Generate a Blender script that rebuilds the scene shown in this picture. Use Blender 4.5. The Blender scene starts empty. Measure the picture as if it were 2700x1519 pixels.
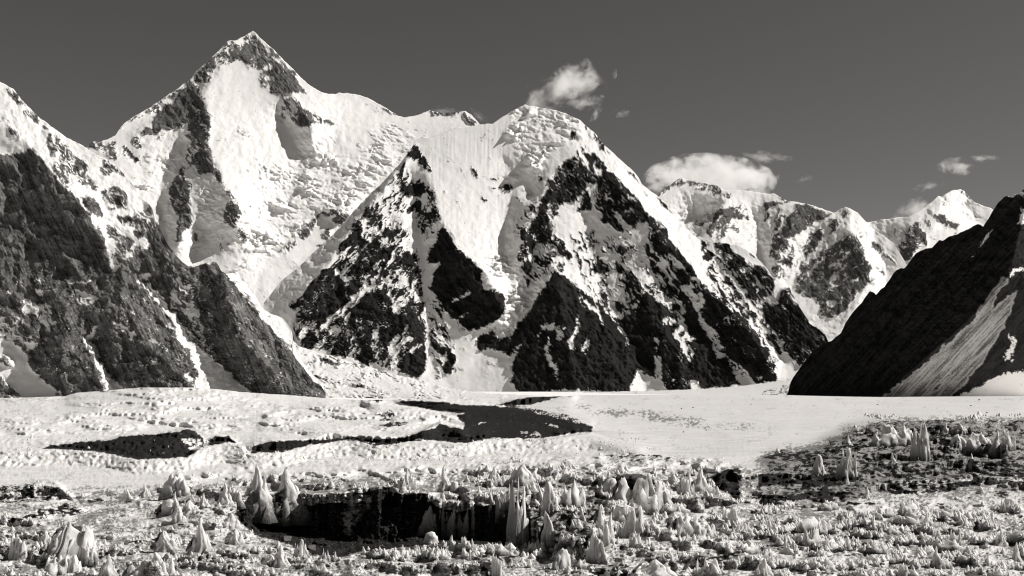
import bpy, math, random
import numpy as np
from mathutils import Vector, Matrix

# ------------------------------------------------------------------ camera, light, sky
SC = bpy.context.scene
COL = SC.collection
F = 2900.0          # focal length in units of the 2700-wide frame
V0 = 1010.0         # row of the eye level
EYE = 30.0          # camera height over the glacier plain

cam_d = bpy.data.cameras.new('camera')
cam = bpy.data.objects.new('camera', cam_d)
COL.objects.link(cam)
cam_d.sensor_width = 36.0
cam_d.lens = 36.0 * F / 2700.0
cam_d.shift_y = (V0 - 759.5) / 2700.0
cam_d.clip_start = 1.0
cam_d.clip_end = 200000.0
cam.location = (0, 0, EYE)
cam.rotation_euler = (math.radians(90), 0, 0)
SC.camera = cam

SUN_DIR = Vector((0.74, 0.08, 0.66)).normalized()     # towards the sun
SUN_EL = math.asin(SUN_DIR.z)
sun_d = bpy.data.lights.new('sun', 'SUN')
sun_d.energy = 5.0
sun_d.angle = math.radians(0.53)
sun_d.color = (1.0, 0.965, 0.925)
sun = bpy.data.objects.new('sun', sun_d)
COL.objects.link(sun)
sun.rotation_euler = SUN_DIR.to_track_quat('Z', 'Y').to_euler()

world = bpy.data.worlds.new("World")
SC.world = world
world.use_nodes = True
wn = world.node_tree
for n in list(wn.nodes):
    wn.nodes.remove(n)
w_out = wn.nodes.new('ShaderNodeOutputWorld')
w_bg = wn.nodes.new('ShaderNodeBackground')
w_sky = wn.nodes.new('ShaderNodeTexSky')
w_sky.sky_type = 'NISHITA'
w_sky.sun_disc = False
w_sky.sun_elevation = SUN_EL
w_sky.sun_rotation = math.atan2(SUN_DIR.x, SUN_DIR.y)
w_sky.altitude = 4700.0
w_sky.air_density = 1.0
w_sky.dust_density = 0.6
w_sky.ozone_density = 1.0
# black and white film behind a yellow filter: the sky light is read as one grey value
w_sep = wn.nodes.new('ShaderNodeSeparateColor')
w_mix = wn.nodes.new('ShaderNodeMath'); w_mix.operation = 'MULTIPLY'; w_mix.inputs[1].default_value = 0.72
w_g = wn.nodes.new('ShaderNodeMath'); w_g.operation = 'MULTIPLY_ADD'; w_g.inputs[1].default_value = 0.28
w_comb = wn.nodes.new('ShaderNodeVectorMath'); w_comb.operation = 'SCALE'; w_comb.inputs[0].default_value = (1.0, 0.97, 0.945)
wn.links.new(w_sky.outputs[0], w_sep.inputs[0])
wn.links.new(w_sep.outputs[0], w_mix.inputs[0])
wn.links.new(w_sep.outputs[1], w_g.inputs[0])
wn.links.new(w_mix.outputs[0], w_g.inputs[2])
wn.links.new(w_g.outputs[0], w_comb.inputs[3])
wn.links.new(w_comb.outputs[0], w_bg.inputs[0])
w_bg.inputs[1].default_value = 0.066
wn.links.new(w_bg.outputs[0], w_out.inputs[0])

SC.view_settings.view_transform = 'Standard'
SC.view_settings.look = 'None'
SC.view_settings.gamma = 1.0
SC.view_settings.use_curve_mapping = False
SC.view_settings.exposure = 0.05
SC.render.engine = 'CYCLES'
SC.cycles.filter_width = 1.15
SC.cycles.max_bounces = 8
SC.cycles.diffuse_bounces = 5
SC.cycles.volume_bounces = 5
SC.cycles.volume_step_rate = 1.5
SC.cycles.volume_max_steps = 256

rng = np.random.default_rng(7)
random.seed(7)

# ------------------------------------------------------------------ noise
def perlin(x, y, seed=0):
    x = np.asarray(x, np.float32); y = np.asarray(y, np.float32)
    r = np.random.default_rng(1000 + seed)
    p = r.permutation(512).astype(np.int32)
    ang = r.random(512).astype(np.float32) * 2 * np.pi
    gx = np.cos(ang); gy = np.sin(ang)
    xf = np.floor(x); yf = np.floor(y)
    xi = xf.astype(np.int32); yi = yf.astype(np.int32)
    dx = x - xf; dy = y - yf
    def h(i, j):
        return p[(p[i & 511] + j) & 511]
    u = dx * dx * dx * (dx * (dx * 6 - 15) + 10)
    v = dy * dy * dy * (dy * (dy * 6 - 15) + 10)
    a = h(xi, yi); n00 = gx[a] * dx + gy[a] * dy
    a = h(xi + 1, yi); n10 = gx[a] * (dx - 1) + gy[a] * dy
    a = h(xi, yi + 1); n01 = gx[a] * dx + gy[a] * (dy - 1)
    a = h(xi + 1, yi + 1); n11 = gx[a] * (dx - 1) + gy[a] * (dy - 1)
    n0 = n00 + u * (n10 - n00); n1 = n01 + u * (n11 - n01)
    return (n0 + v * (n1 - n0)) * 1.5

def fbm(x, y, o=4, seed=0, gain=0.5):
    s = 0; a = 1.0; t = 0
    for k in range(o):
        s = s + a * perlin(x * 2 ** k + 17.3 * k, y * 2 ** k - 9.1 * k, seed + k)
        t += a; a *= gain
    return s / t * 1.4

def ridged(x, y, o=4, seed=0, gain=0.5):
    s = 0; a = 1.0; t = 0
    for k in range(o):
        n = 1 - np.abs(perlin(x * 2 ** k + 5.7 * k, y * 2 ** k + 3.3 * k, seed + k)) * 1.6
        s = s + a * n; t += a; a *= gain
    return s / t

def sstep(a, b, x):
    t = np.clip((x - a) / (b - a), 0, 1)
    return t * t * (3 - 2 * t)

def poly_mask(px, py, pts):
    """even-odd test of many points"""
    pts = np.asarray(pts, np.float32)
    x0, y0 = pts.min(0); x1, y1 = pts.max(0)
    out = np.zeros(px.shape, bool)
    sel = (px >= x0) & (px <= x1) & (py >= y0) & (py <= y1)
    if not sel.any():
        return out
    qx = px[sel]; qy = py[sel]
    c = np.zeros(qx.shape, bool)
    n = len(pts)
    for i in range(n):
        xa, ya = pts[i]; xb, yb = pts[(i + 1) % n]
        if ya == yb:
            continue
        cr = ((ya > qy) != (yb > qy)) & (qx < (xb - xa) * (qy - ya) / (yb - ya) + xa)
        c ^= cr
    out[sel] = c
    return out

# ------------------------------------------------------------------ material helpers
def new_mat(name):
    m = bpy.data.materials.new(name); m.use_nodes = True
    nt = m.node_tree
    b = nt.nodes['Principled BSDF']
    return m, nt, b

def mixc(nt, fac, a, b):
    n = nt.nodes.new('ShaderNodeMix'); n.data_type = 'RGBA'
    for i, v in ((0, fac), (6, a), (7, b)):
        if hasattr(v, 'is_linked') or hasattr(v, 'links'):
            nt.links.new(v, n.inputs[i])
        else:
            n.inputs[i].default_value = v if i == 0 else (v[0], v[1], v[2], 1)
    return n.outputs[2]

def noise_node(nt, scale, detail=4, rough=0.55, vec=None):
    n = nt.nodes.new('ShaderNodeTexNoise')
    n.inputs['Scale'].default_value = scale
    n.inputs['Detail'].default_value = detail
    n.inputs['Roughness'].default_value = rough
    if vec is not None:
        nt.links.new(vec, n.inputs['Vector'])
    return n.outputs['Fac']

def ramp(nt, fac, lo, hi):
    n = nt.nodes.new('ShaderNodeMapRange')
    n.inputs[1].default_value = lo; n.inputs[2].default_value = hi
    nt.links.new(fac, n.inputs[0])
    return n.outputs[0]

def grey(v, w=1.0):
    return (v, v * (1 - 0.012 * w), v * (1 - 0.028 * w))

def mountain_mat(name, rock_lo, rock_hi, scale, snow=0.86):
    """snow, rock and scree told apart by where each lies on the mountain (attributes), grain by noise"""
    m, nt, b = new_mat(name)
    geo = nt.nodes.new('ShaderNodeNewGeometry')
    def attr(nm):
        a = nt.nodes.new('ShaderNodeAttribute'); a.attribute_name = nm
        return a.outputs['Fac']
    pos = geo.outputs['Position']
    n1 = noise_node(nt, 1.0 / scale, 6, 0.62, pos)
    n2 = noise_node(nt, 5.0 / scale, 5, 0.65, pos)
    mm = nt.nodes.new('ShaderNodeMath'); mm.operation = 'ADD'
    nt.links.new(n1, mm.inputs[0]); nt.links.new(n2, mm.inputs[1])
    rt = nt.nodes.new('ShaderNodeMath'); rt.operation = 'MULTIPLY_ADD'; rt.inputs[1].default_value = 0.55; rt.inputs[2].default_value = -0.24
    nt.links.new(attr('tone'), rt.inputs[0])
    rs = nt.nodes.new('ShaderNodeMath'); rs.operation = 'ADD'
    nt.links.new(mm.outputs[0], rs.inputs[0]); nt.links.new(rt.outputs[0], rs.inputs[1])
    rf = ramp(nt, rs.outputs[0], 0.7, 1.4)
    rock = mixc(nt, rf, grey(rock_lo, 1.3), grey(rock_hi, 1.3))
    scree = mixc(nt, attr('tone'), grey(0.07), grey(0.42))
    snowc = mixc(nt, ramp(nt, n1, 0.3, 0.7), grey(snow * 0.96, 0.9), grey(snow, 0.9))
    c = mixc(nt, attr('rock'), snowc, rock)
    c = mixc(nt, attr('scree'), c, scree)
    nt.links.new(c, b.inputs['Base Color'])
    b.inputs['Roughness'].default_value = 0.85
    bp = nt.nodes.new('ShaderNodeBump'); bp.inputs['Distance'].default_value = scale * 0.22
    sm = nt.nodes.new('ShaderNodeMath'); sm.operation = 'MULTIPLY'; sm.inputs[1].default_value = 0.9
    nt.links.new(attr('rock'), sm.inputs[0]); nt.links.new(sm.outputs[0], bp.inputs['Strength'])
    nt.links.new(n2, bp.inputs['Height']); nt.links.new(bp.outputs[0], b.inputs['Normal'])
    b.inputs['Specular IOR Level'].default_value = 0.05
    return m

def grid_mesh(name, P, attrs, mat, smooth=True, keep=None, flip=False):
    """P: (rows, cols, 3)"""
    R, C = P.shape[:2]
    me = bpy.data.meshes.new(name)
    idx = np.arange(R * C).reshape(R, C)
    q = np.stack([idx[:-1, :-1], idx[1:, :-1], idx[1:, 1:], idx[:-1, 1:]], -1).reshape(-1, 4)
    if flip:
        q = q[:, ::-1]
    if keep is not None:
        kk = keep[:-1, :-1] & keep[1:, :-1] & keep[1:, 1:] & keep[:-1, 1:]
        q = q[kk.reshape(-1)]
    me.vertices.add(R * C)
    me.vertices.foreach_set('co', P.reshape(-1).astype(np.float32))
    me.loops.add(q.size)
    me.loops.foreach_set('vertex_index', q.reshape(-1).astype(np.int32))
    me.polygons.add(len(q))
    me.polygons.foreach_set('loop_start', np.arange(0, q.size, 4, dtype=np.int32))
    me.polygons.foreach_set('loop_total', np.full(len(q), 4, np.int32))
    if smooth:
        me.polygons.foreach_set('use_smooth', np.ones(len(q), bool))
    for k, v in attrs.items():
        a = me.attributes.new(k, 'FLOAT', 'POINT')
        a.data.foreach_set('value', v.reshape(-1).astype(np.float32))
    me.update(calc_edges=True)
    me.materials.append(mat)
    o = bpy.data.objects.new(name, me)
    COL.objects.link(o)
    return o

def laplace(W, H, step, x0, y0, lines, iters=260):
    """soft tent surface through lines of (u, v, value): ridges and gullies of a face"""
    res = None
    for s in (step * 8, step * 4, step * 2, step):
        nx = int(W / s) + 3; ny = int(H / s) + 3
        fix = np.zeros((ny, nx), bool); val = np.zeros((ny, nx), np.float32)
        for ln in lines:
            for (a, b) in zip(ln[:-1], ln[1:]):
                n = int(max(abs(a[0] - b[0]), abs(a[1] - b[1])) / s * 2) + 2
                t = np.linspace(0, 1, n)
                xs = (a[0] + (b[0] - a[0]) * t - x0) / s + 1
                ys = (a[1] + (b[1] - a[1]) * t - y0) / s + 1
                vv = a[2] + (b[2] - a[2]) * t
                i = np.clip(np.rint(xs).astype(int), 0, nx - 1); j = np.clip(np.rint(ys).astype(int), 0, ny - 1)
                fix[j, i] = True; val[j, i] = vv
        if res is None:
            g = np.zeros((ny, nx), np.float32)
        else:
            yy = np.clip(np.arange(ny) / 2.0, 0, res.shape[0] - 1); xx = np.clip(np.arange(nx) / 2.0, 0, res.shape[1] - 1)
            g = bilin(res, xx[None, :] + 0 * yy[:, None], yy[:, None] + 0 * xx[None, :])
        g[fix] = val[fix]
        for k in range(iters):
            e = np.pad(g, 1, mode='edge')
            g = (e[:-2, 1:-1] + e[2:, 1:-1] + e[1:-1, :-2] + e[1:-1, 2:]) * 0.25
            g[fix] = val[fix]
        res = g
    return res

def bilin(g, x, y):
    H, W = g.shape
    x = np.clip(x, 0, W - 1.001); y = np.clip(y, 0, H - 1.001)
    xi = x.astype(np.int32); yi = y.astype(np.int32)
    fx = x - xi; fy = y - yi
    return (g[yi, xi] * (1 - fx) * (1 - fy) + g[yi, xi + 1] * fx * (1 - fy)
            + g[yi + 1, xi] * (1 - fx) * fy + g[yi + 1, xi + 1] * fx * fy)

CROPS = {'A': (0, 0, 2.862), 'B': (0, 400, 4.287), 'C': (0, 720, 4.287), 'D': (450, 300, 4.287), 'E': (450, 600, 4.287),
         'G': (950, 250, 4.287), 'H': (750, 560, 4.287), 'I': (750, 760, 4.287), 'J': (1300, 250, 4.287), 'K': (1300, 560, 4.287),
         'L': (1300, 760, 4.287), 'M': (1650, 400, 4.287), 'N': (2100, 400, 4.287), 'O': (1650, 700, 4.287), 'P': (2100, 720, 4.287),
         'Q': (0, 1000, 2.791), 'R': (600, 1000, 2.791), 'S': (1250, 1000, 2.791), 'T': (2000, 1000, 2.791), 'U': (0, 0, 1.0)}

def conv(crop, s):
    ox, oy, k = CROPS[crop]
    v = [float(t) for t in s.replace(',', ' ').split()]
    out = []
    for i in range(0, len(v), 2):
        u = v[i] / k + ox
        if u > 2697: u += 260          # what reaches the edge of the frame goes on beyond it
        if u < 1.5 and u > -20: u -= 260
        out.append((u, v[i + 1] / k + oy))
    return out

def parse(txt):
    """each line: crop density x,y x,y ...   (outlines of rock, snow and ice areas)"""
    out = []
    for ln in txt.strip().splitlines():
        ln = ln.split('#')[0].strip()
        if not ln:
            continue
        c, d, rest = ln.split(None, 2)
        out.append((d, conv(c, rest)))
    return out
# ------------------------------------------------------------------ what lies where on each mountain
MAIN = '''
A .9 1905,245 1975,310 2030,380 2060,430 2060,480 1950,520 1880,520 1850,470 1800,440 1790,390 1870,340 1880,280
A .66 1900,250 1830,285 1880,340 1800,350 1730,310 1690,350 1640,410 1560,480 1480,560 1460,600 1540,640 1600,600 1560,560 1640,540 1690,490 1740,490 1790,440 1800,380
A .92 2060,420 2130,470 2190,540 2260,620 2310,710 2250,700 2150,720 2090,700 2030,690 2070,610 2080,570 1970,580 1960,550 2060,520
A .7 1970,590 2060,560 2060,620 2010,670 1970,640
A .85 2170,740 2270,750 2290,820 2340,890 2390,910 2330,950 2260,950 2200,900 2190,850 2110,840 2140,780
A .5 2300,820 2420,900 2560,930 2420,940 2320,880
A .96 1450,600 1500,650 1500,720 1530,740 1490,830 1450,900 1370,950 1290,980 1220,960 1190,1010 1140,960 1180,860 1260,770 1300,760 1320,720 1390,650
A .95 1520,760 1560,830 1590,900 1580,1000 1560,1100 1490,1090 1470,1150 1440,1080 1410,1040 1410,960 1470,880
D .88 250,0 430,0 440,180 450,400 490,520 520,640 600,790 620,840 560,770 510,740 500,690 420,670 300,680 270,580 230,600 150,700 200,800 220,860 230,1000 240,1140 280,1240 200,1300 130,1350 130,1449 50,1449 70,1300 90,1180 20,1090 0,1060 0,760 80,680 170,480 240,370 230,290 180,290 190,120
D .4 250,370 340,330 300,430 180,620 130,640
D .75 610,830 700,900 760,1010 810,1150 770,1200 740,1300 690,1300 600,1250 620,1100 640,1000
E .8 780,90 870,110 860,180 790,210
D .7 740,1320 790,1320 870,1380 850,1449 780,1449
D .86 1590,1210 1700,1110 1820,1080 1950,1110 2020,1160 1990,1220 1960,1240 1880,1170 1840,1130 1780,1160 1700,1130 1640,1230 1500,1420 1460,1400 1470,1300
D .8 1830,1170 1890,1180 1960,1260 1840,1230
D .7 1700,1370 1780,1290 1830,1340 1760,1430
E .85 1220,270 1330,150 1430,150 1400,210 1290,300
E .8 1650,190 1720,190 1680,240
A .6 700,1070 880,1080 910,1190 850,1210 740,1130 660,1110
A .8 930,1090 1000,1150 1050,1210 1020,1225 920,1160
A .75 990,1080 1040,1010 1090,1080 1050,1130
A .8 1060,1000 1110,960 1200,1000 1180,1020 1090,1010
A .8 1200,1010 1230,1000 1235,1050 1205,1050
A .6 870,1010 960,910 1060,860 1180,780 1300,710 1440,590 1450,610 1300,770 1200,840 1080,880 950,930 890,1000
A .6 1900,242 1990,310 2100,420 2240,560 2230,590 2080,450 1960,310
G .8 780,165 940,180 1160,185 1160,200 930,230 800,240
G .8 1170,180 1340,325 1240,345 1170,260
G .6 140,100 300,170 430,240 400,245 260,160
D .5 1240,0 1310,30 1300,60 1240,30
E .6 560,40 580,60 570,260 545,300
E .5 280,30 310,60 290,200 230,340 220,400 260,230
'''
# ice falls and hanging ice (crumpled surfaces)
MAIN_ICE = '''
D 1 900,620 1080,580 1240,600 1430,560 1450,420 1680,460 2040,480 2360,470 2572,560 2240,850 2100,1080 2020,1130 1800,1080 1600,1200 1480,1300 1300,1449 800,1449 750,1320 800,1060 1000,1050 1200,960 1000,800 1000,720
D .7 500,60 640,150 780,150 980,230 830,290 720,320 620,180
D .7 950,20 1170,80 1100,110 960,50
E .9 780,30 1300,0 1480,60 1200,280 940,340 780,280 860,180
E .8 600,470 850,380 1050,360 860,560 700,520
D .6 280,800 600,800 600,1240 500,1449 300,1449 330,1100
E .6 280,0 560,0 560,260 420,360 290,330
A .6 1060,1180 1350,1160 1350,1260 1200,1330 1080,1300
A .5 950,1370 1250,1370 1150,1448 980,1440
G .6 120,330 350,320 620,480 560,620 200,640 100,420
G .7 0,560 600,560 350,900 100,1050 0,1050
'''
SAT = '''
U .5 930,590 985,560 1050,585 1095,640 1110,700 1118,800 1125,900 1120,960 1060,985 960,950 850,925 790,905 775,860 830,760 890,680
U .36 1020,470 1080,440 1150,520 1165,590 1120,640 1090,560 1040,560 1000,570
U .40 1640,650 1720,640 1860,750 1985,870 2045,985 1900,1000 1750,960 1640,900 1560,820 1600,740 1640,700
U .26 1500,610 1640,620 1700,700 1640,800 1560,780 1520,700
U .45 1905,650 1960,680 2040,770 2110,870 2120,930 2000,905 1900,780 1860,720
U .30 1370,590 1430,560 1500,640 1510,700 1440,740 1380,760
U .30 1130,780 1160,800 1200,900 1200,980 1150,1000 1130,900
G .75 630,560 670,660 740,710 820,850 810,890 740,860 700,790 560,720 530,690 580,610
G .97 430,840 500,750 530,810 485,870 480,980 640,1010 730,1050 690,1160 510,1160 460,1080 470,960 430,900
G .8 480,1210 520,1170 560,1260 640,1200 730,1260 700,1340 650,1360 620,1260 500,1290
G .8 750,1020 800,1040 760,1050
G .78 810,1070 850,1100 830,1200 880,1310 910,1400 940,1449 830,1449 790,1330
G .62 1250,820 1330,850 1340,960 1300,930 1250,880
G .88 1450,1030 1580,1060 1640,990 1720,1040 1700,1110 1580,1060 1500,1070
G .5 1450,940 1580,960 1570,990 1460,960
G .9 1380,1160 1440,1190 1410,1205
G .75 1760,1140 1850,1220 1840,1240 1760,1190
G .8 920,1070 990,1110 960,1110
G .55 60,1260 150,1200 240,1260 190,1380 80,1449 0,1449
G .4 290,1330 420,1360 380,1430 300,1400
J .9 930,680 1000,760 1070,700 1110,660 1180,700 1270,770 1280,850 1370,910 1500,1040 1640,1180 1700,1280 1780,1380 1840,1449 1620,1449 1560,1290 1440,1330 1250,1449 1220,1330 1150,1300 1190,1130 1180,1010 1080,990 1060,1060 1010,1110 900,1240 860,1200 790,1200 740,1300 690,1390 650,1330 620,1220 620,1449 480,1449 520,1250 600,1090 640,980 740,800
J .3 930,660 1040,560 1100,650 1060,720 1100,830 1050,880 980,760
J 0 1130,790 1200,850 1270,880 1220,910 1150,850
J .5 1250,1060 1330,1150 1420,1200 1380,1260 1280,1180
J .92 950,1330 1050,1070 1130,1240 1110,1310 980,1330
J .68 1045,340 1160,440 1240,560 1300,640 1350,680 1270,650 1200,620 1160,540 1100,480
J .7 1500,850 1600,900 1670,1000 1660,1020 1600,940
J .65 1850,1130 2000,1290 2060,1380 1990,1330 1880,1200
J .75 880,380 930,400 910,500 870,500
J .5 280,1449 380,1320 560,1130 600,1090 520,1250 430,1449
J .6 520,1010 570,960 540,860 520,900
K .92 500,0 600,0 650,150 680,260 600,380 560,330 490,370 440,460 320,560 290,560 280,470 330,300 430,120
K .45 340,0 480,0 380,220 280,290 210,230 280,120
K .93 310,620 400,500 450,560 440,640 390,720 340,700
K .88 600,440 700,290 740,250 800,370 860,420 900,520 860,540 800,480 720,500 620,570
K .9 780,550 830,600 800,600
K .9 570,720 640,630 630,660
K .95 660,0 750,0 740,60 700,60
K .8 950,380 990,370 1020,500 980,450
K .8 1030,280 1100,300 1150,400 1080,430 1040,340
K .9 1230,370 1270,430 1250,480 1220,440
K .85 1140,600 1210,520 1310,590 1310,670 1230,690 1130,690
K .7 1170,760 1290,720 1300,770 1200,810
K .75 1180,880 1270,900 1330,1020 1240,990 1210,920
K .97 1360,1060 1420,1010 1470,1070 1440,1160
K .7 1400,400 1450,390 1480,480 1400,460
K .65 1490,430 1580,540 1540,510
K .85 1390,560 1430,620 1540,650 1640,720 1700,800 1690,860 1590,900 1560,960 1650,1000 1590,1060 1480,980 1480,880 1510,780 1470,700 1400,680
K .92 1220,0 1320,0 1420,110 1480,200 1470,240 1370,180 1300,110
K .95 1400,0 1620,0 1630,90 1600,200 1500,120
K .8 1480,160 1530,190 1580,270 1500,210
K .94 1640,0 1750,0 1850,110 1950,180 1990,300 2090,400 2170,520 2240,570 2240,640 2310,720 2250,740 2160,640 2090,540 1990,470 1930,550 1890,460 1810,400 1750,290 1790,190 1740,100 1650,40
K .8 1680,350 1760,420 1790,520 1860,620 1810,600 1720,450
K .94 1990,560 2050,620 2100,630 2220,720 2220,820 2170,840 2060,700 1980,600
K .9 1830,650 1950,690 1980,780 1890,740
K .85 1940,800 2090,940 2030,940 1930,870
K .8 2000,740 2080,820 2120,890 2050,830
K .85 2360,320 2420,350 2400,440 2370,440
K .92 2380,510 2450,430 2510,480 2440,550
K .8 2330,740 2390,830 2340,850
K .85 2450,800 2560,920 2520,900
O .96 0,540 100,560 160,420 190,330 260,330 330,350 440,460 500,500 570,560 590,640 600,700 540,770 620,900 690,1050 720,1100 720,1300 740,1400 450,1410 390,1350 410,1250 390,1150 400,1060 340,1000 350,1100 330,1280 130,1160 80,1290 70,1380 0,1440
O .96 640,560 700,480 800,510 850,600 900,700 920,800 970,950 1040,1030 1120,1040 1180,1130 1230,1260 1290,1350 860,1400 800,1320 720,1310 740,1200 720,1100 780,1000 690,850 720,800 650,650
O .9 500,430 620,440 640,550 560,560
O .86 440,200 560,330 600,380 520,350 460,280
O .93 620,340 700,350 760,440 800,510 700,560 640,460
O .85 340,60 440,110 480,170 400,150
O .96 550,60 640,30 720,110 720,210 680,240 600,150
O .85 500,140 580,200 620,290 540,220
O .95 890,260 940,280 1010,360 1100,430 1220,520 1300,600 1370,660 1450,730 1500,810 1550,900 1610,920 1640,1000 1680,1090 1710,1160 1710,1300 1470,1340 1380,1230 1340,1150 1230,1090 1130,1010 1060,980 1090,920 1080,830 1000,720 900,650 820,560 830,500 880,460
O .8 960,240 1060,330 1200,440 1280,570 1270,620 1180,500 1080,380
O .78 1090,170 1180,160 1250,260 1330,350 1400,440 1420,480 1330,430 1250,320 1150,240
O .92 1290,0 1560,0 1640,120 1690,230 1680,290 1540,200 1460,150 1490,260 1450,380 1380,330 1320,200
O .93 1700,400 1760,270 1850,250 1860,360 1940,440 2000,490 2050,600 2130,680 2250,780 2300,870 2190,930 1980,1140 1890,1060 1800,950 1780,850 1700,770 1560,620 1530,500 1560,400 1640,430
O .88 1580,780 1680,780 1720,880 1780,1020 1720,1000 1640,880
O .5 1300,440 1440,560 1640,720 1700,770 1560,660 1400,560
O .62 1460,380 1500,340 1600,400 1520,480
O .8 1850,1080 1920,1130 1920,1140 1860,1100
M .86 990,1040 1150,980 1200,1100 1290,1170 1350,1230 1500,1290 1600,1330 1640,1449 1300,1449 1200,1300 1130,1250 1060,1180
M .85 1400,1150 1480,1190 1450,1200
M .85 870,1010 910,1060 890,1130 865,1100
M .9 880,1210 950,1110 1000,1160 930,1230
M .6 690,820 760,850 880,950 780,950 700,880
H .93 800,80 880,60 880,200 860,280 1000,350 1220,440 1200,510 1050,560 990,610 960,700 800,740 680,740 790,560 820,370 700,410 580,480 650,350 740,230
H .93 460,630 560,640 640,760 700,780 680,930 780,980 640,1080 560,1150 500,1080 360,1160 320,1220 200,1200 130,1180 170,1080 50,1080 200,930 300,790 400,700
H 0 560,640 600,620 650,740 600,700
H .93 700,780 820,740 910,750 850,870 760,960 700,920
H .88 1060,110 1200,200 1240,330 1160,300 1090,200
H .93 1320,200 1380,180 1420,270 1370,290
H .85 1580,0 1750,0 1780,70 1700,110 1600,80
H .8 1630,230 1690,220 1680,280 1640,280
H .86 1250,540 1400,460 1470,490 1520,620 1560,760 1540,790 1400,740 1330,680 1230,650
H .86 1170,720 1250,720 1350,790 1200,790
H .9 1100,560 1180,560 1110,680 1110,820 1010,820 1080,700
H .5 880,60 1000,30 1040,80 900,110
H .4 900,180 1010,190 1020,240 900,220
H .7 1080,340 1180,360 1300,350 1290,460 1200,470
H .96 1720,260 1790,130 1850,230 1920,340 1980,430 2100,520 2180,600 2240,660 2210,800 2250,860 2400,880 2520,980 2500,1080 2440,1200 2330,1260 2230,1310 2060,1340 1960,1220 1880,1210 1800,1080 1710,960 1650,850 1680,720 1720,650 1600,560 1620,500
H 0.1 1600,590 1760,570 1700,650 1650,640
H .1 1880,1020 2090,900 2120,910 1900,1030
H 0 1970,1200 2080,1130 2000,1200
H .95 930,900 1100,880 1230,960 1220,1130 1320,1200 1350,1280 1250,1400 1100,1449 780,1400 760,1180 720,1100 820,1040
H .94 1380,1040 1580,1010 1580,1100 1550,1150 1580,1300 1560,1449 1380,1400 1400,1250 1350,1180 1320,1090
H .85 1490,790 1560,870 1580,960 1540,960 1500,860
H .9 1680,1080 1750,1080 1800,1180 1770,1180
H .5 1130,820 1330,840 1300,1050 1180,950
I .94 360,310 450,220 510,300 490,370 420,430 400,490 350,460
I .97 170,710 220,560 290,460 370,550 380,610 270,710
I .95 420,650 540,520 530,660 470,730
I .9 390,540 410,500 430,560 400,580
I .95 520,740 590,590 650,500 720,600 700,680 730,750 690,800 600,770
I .98 780,780 880,700 960,640 1010,720 1020,780 950,885 860,840
I .92 600,430 650,390 720,430 700,500
I .92 760,400 860,400 960,420 1000,500 1010,600 960,640 900,610 780,620 830,540 760,500
I .95 1060,600 1090,400 1260,280 1350,320 1350,450 1230,560 1190,660 1100,660
I 0.05 1000,460 1050,400 1100,400 1060,560 1010,560
I .96 1060,740 1130,650 1170,700 1160,760 1100,815
I .92 1140,870 1220,740 1190,850 1150,895
I .92 1380,480 1450,400 1580,480 1580,600 1480,640 1400,720 1280,800 1400,660 1500,520
I .98 1260,880 1400,780 1500,680 1600,640 1610,800 1570,960 1500,1030 1400,1000 1310,920
I .95 1660,650 1700,620 1780,640 1840,700 1830,750 1740,760
I .97 1850,680 1960,780 1920,860 1880,960 1840,980 1780,940 1830,800
I .95 1730,800 1770,820 1760,885
I .92 1770,510 1830,520 1880,600 1800,560
I .9 1880,510 1920,560 1910,580
I .6 1740,420 1800,430 1800,480
I .92 60,360 110,400 150,450 130,500 90,460
I .9 1690,430 1700,500 1680,510
I .95 1650,330 1675,345 1670,365 1640,350
I .95 1620,260 1640,280 1625,300
I .9 200,380 215,390 195,420
I .9 600,340 620,350 590,380
I .97 2170,600 2240,520 2350,460 2420,580 2572,540 2572,780 2500,730 2400,690 2290,690 2200,730 2180,680
L .96 0,0 100,60 160,150 110,300 30,350 0,400
L .97 560,0 690,-217 850,-110 1000,20 1150,170 1250,240 1330,350 1420,420 1500,560 1540,660 1560,1000 1650,940 1560,1050 1580,1120 1530,1180 1080,1160 640,1150 400,1190 300,1170 190,1050 230,980 200,880 280,700 330,620 180,780 130,720 160,670 60,710 0,680 0,560 60,575 220,530 330,350 400,240 480,120
L .97 1330,310 1460,350 1480,280 1600,290 1640,180 1700,300 1800,560 1830,750 1840,900 1840,1020 1660,920 1560,1050 1540,660 1420,420
L .95 1880,560 2040,520 2120,640 2200,800 2230,860 2260,1040 2220,1080 2240,1150 1960,1160 1880,1090 1900,1000 1880,900 1900,800
L 0 560,700 620,680 700,900 760,1040 720,1030 640,840
L .1 500,450 540,560 530,590 500,500
L .2 520,430 700,400 690,460 610,450 560,470
L 0 640,520 650,640 600,690 560,700 610,640
L .0 950,300 985,400 945,500 880,610 925,720 890,700 840,600 920,500 960,400
L 0 1060,580 1110,580 1030,740 1010,680
L .1 1410,420 1490,470 1545,600 1535,660 1480,520
L 0 1080,1120 1160,1165 1090,1165
L .6 940,130 1060,60 1180,200 1260,420 1130,260 1040,210
L .3 700,600 720,430 820,450 800,560
L 0 1640,920 1840,1025 1830,800 1810,570 1860,560 1845,740 1905,800 1890,950 1910,1050 1960,1160 1530,1180 1580,1100 1570,1050
L 0 2040,520 2110,410 2120,320 2150,330 2180,460 2280,570 2180,600 2210,780 2220,840 2120,640
L .9 2110,500 2160,470 2160,520 2120,560 2160,620 2130,640
L 0 2220,1070 2300,1060 2360,1140 2240,1150
L .05 2320,270 2400,400 2480,500 2560,700 2572,790 2480,700 2420,520 2340,400
O .2 400,620 500,600 600,600 560,660 450,680
O .1 560,500 610,510 600,530 565,525
O 0 740,1310 800,1310 870,1400 740,1400
O .1 820,520 900,640 930,680 850,600
O .3 1200,800 1270,860 1250,840 1210,830
L 0 1690,30 1850,-20 1840,0 1700,60
'''
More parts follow.
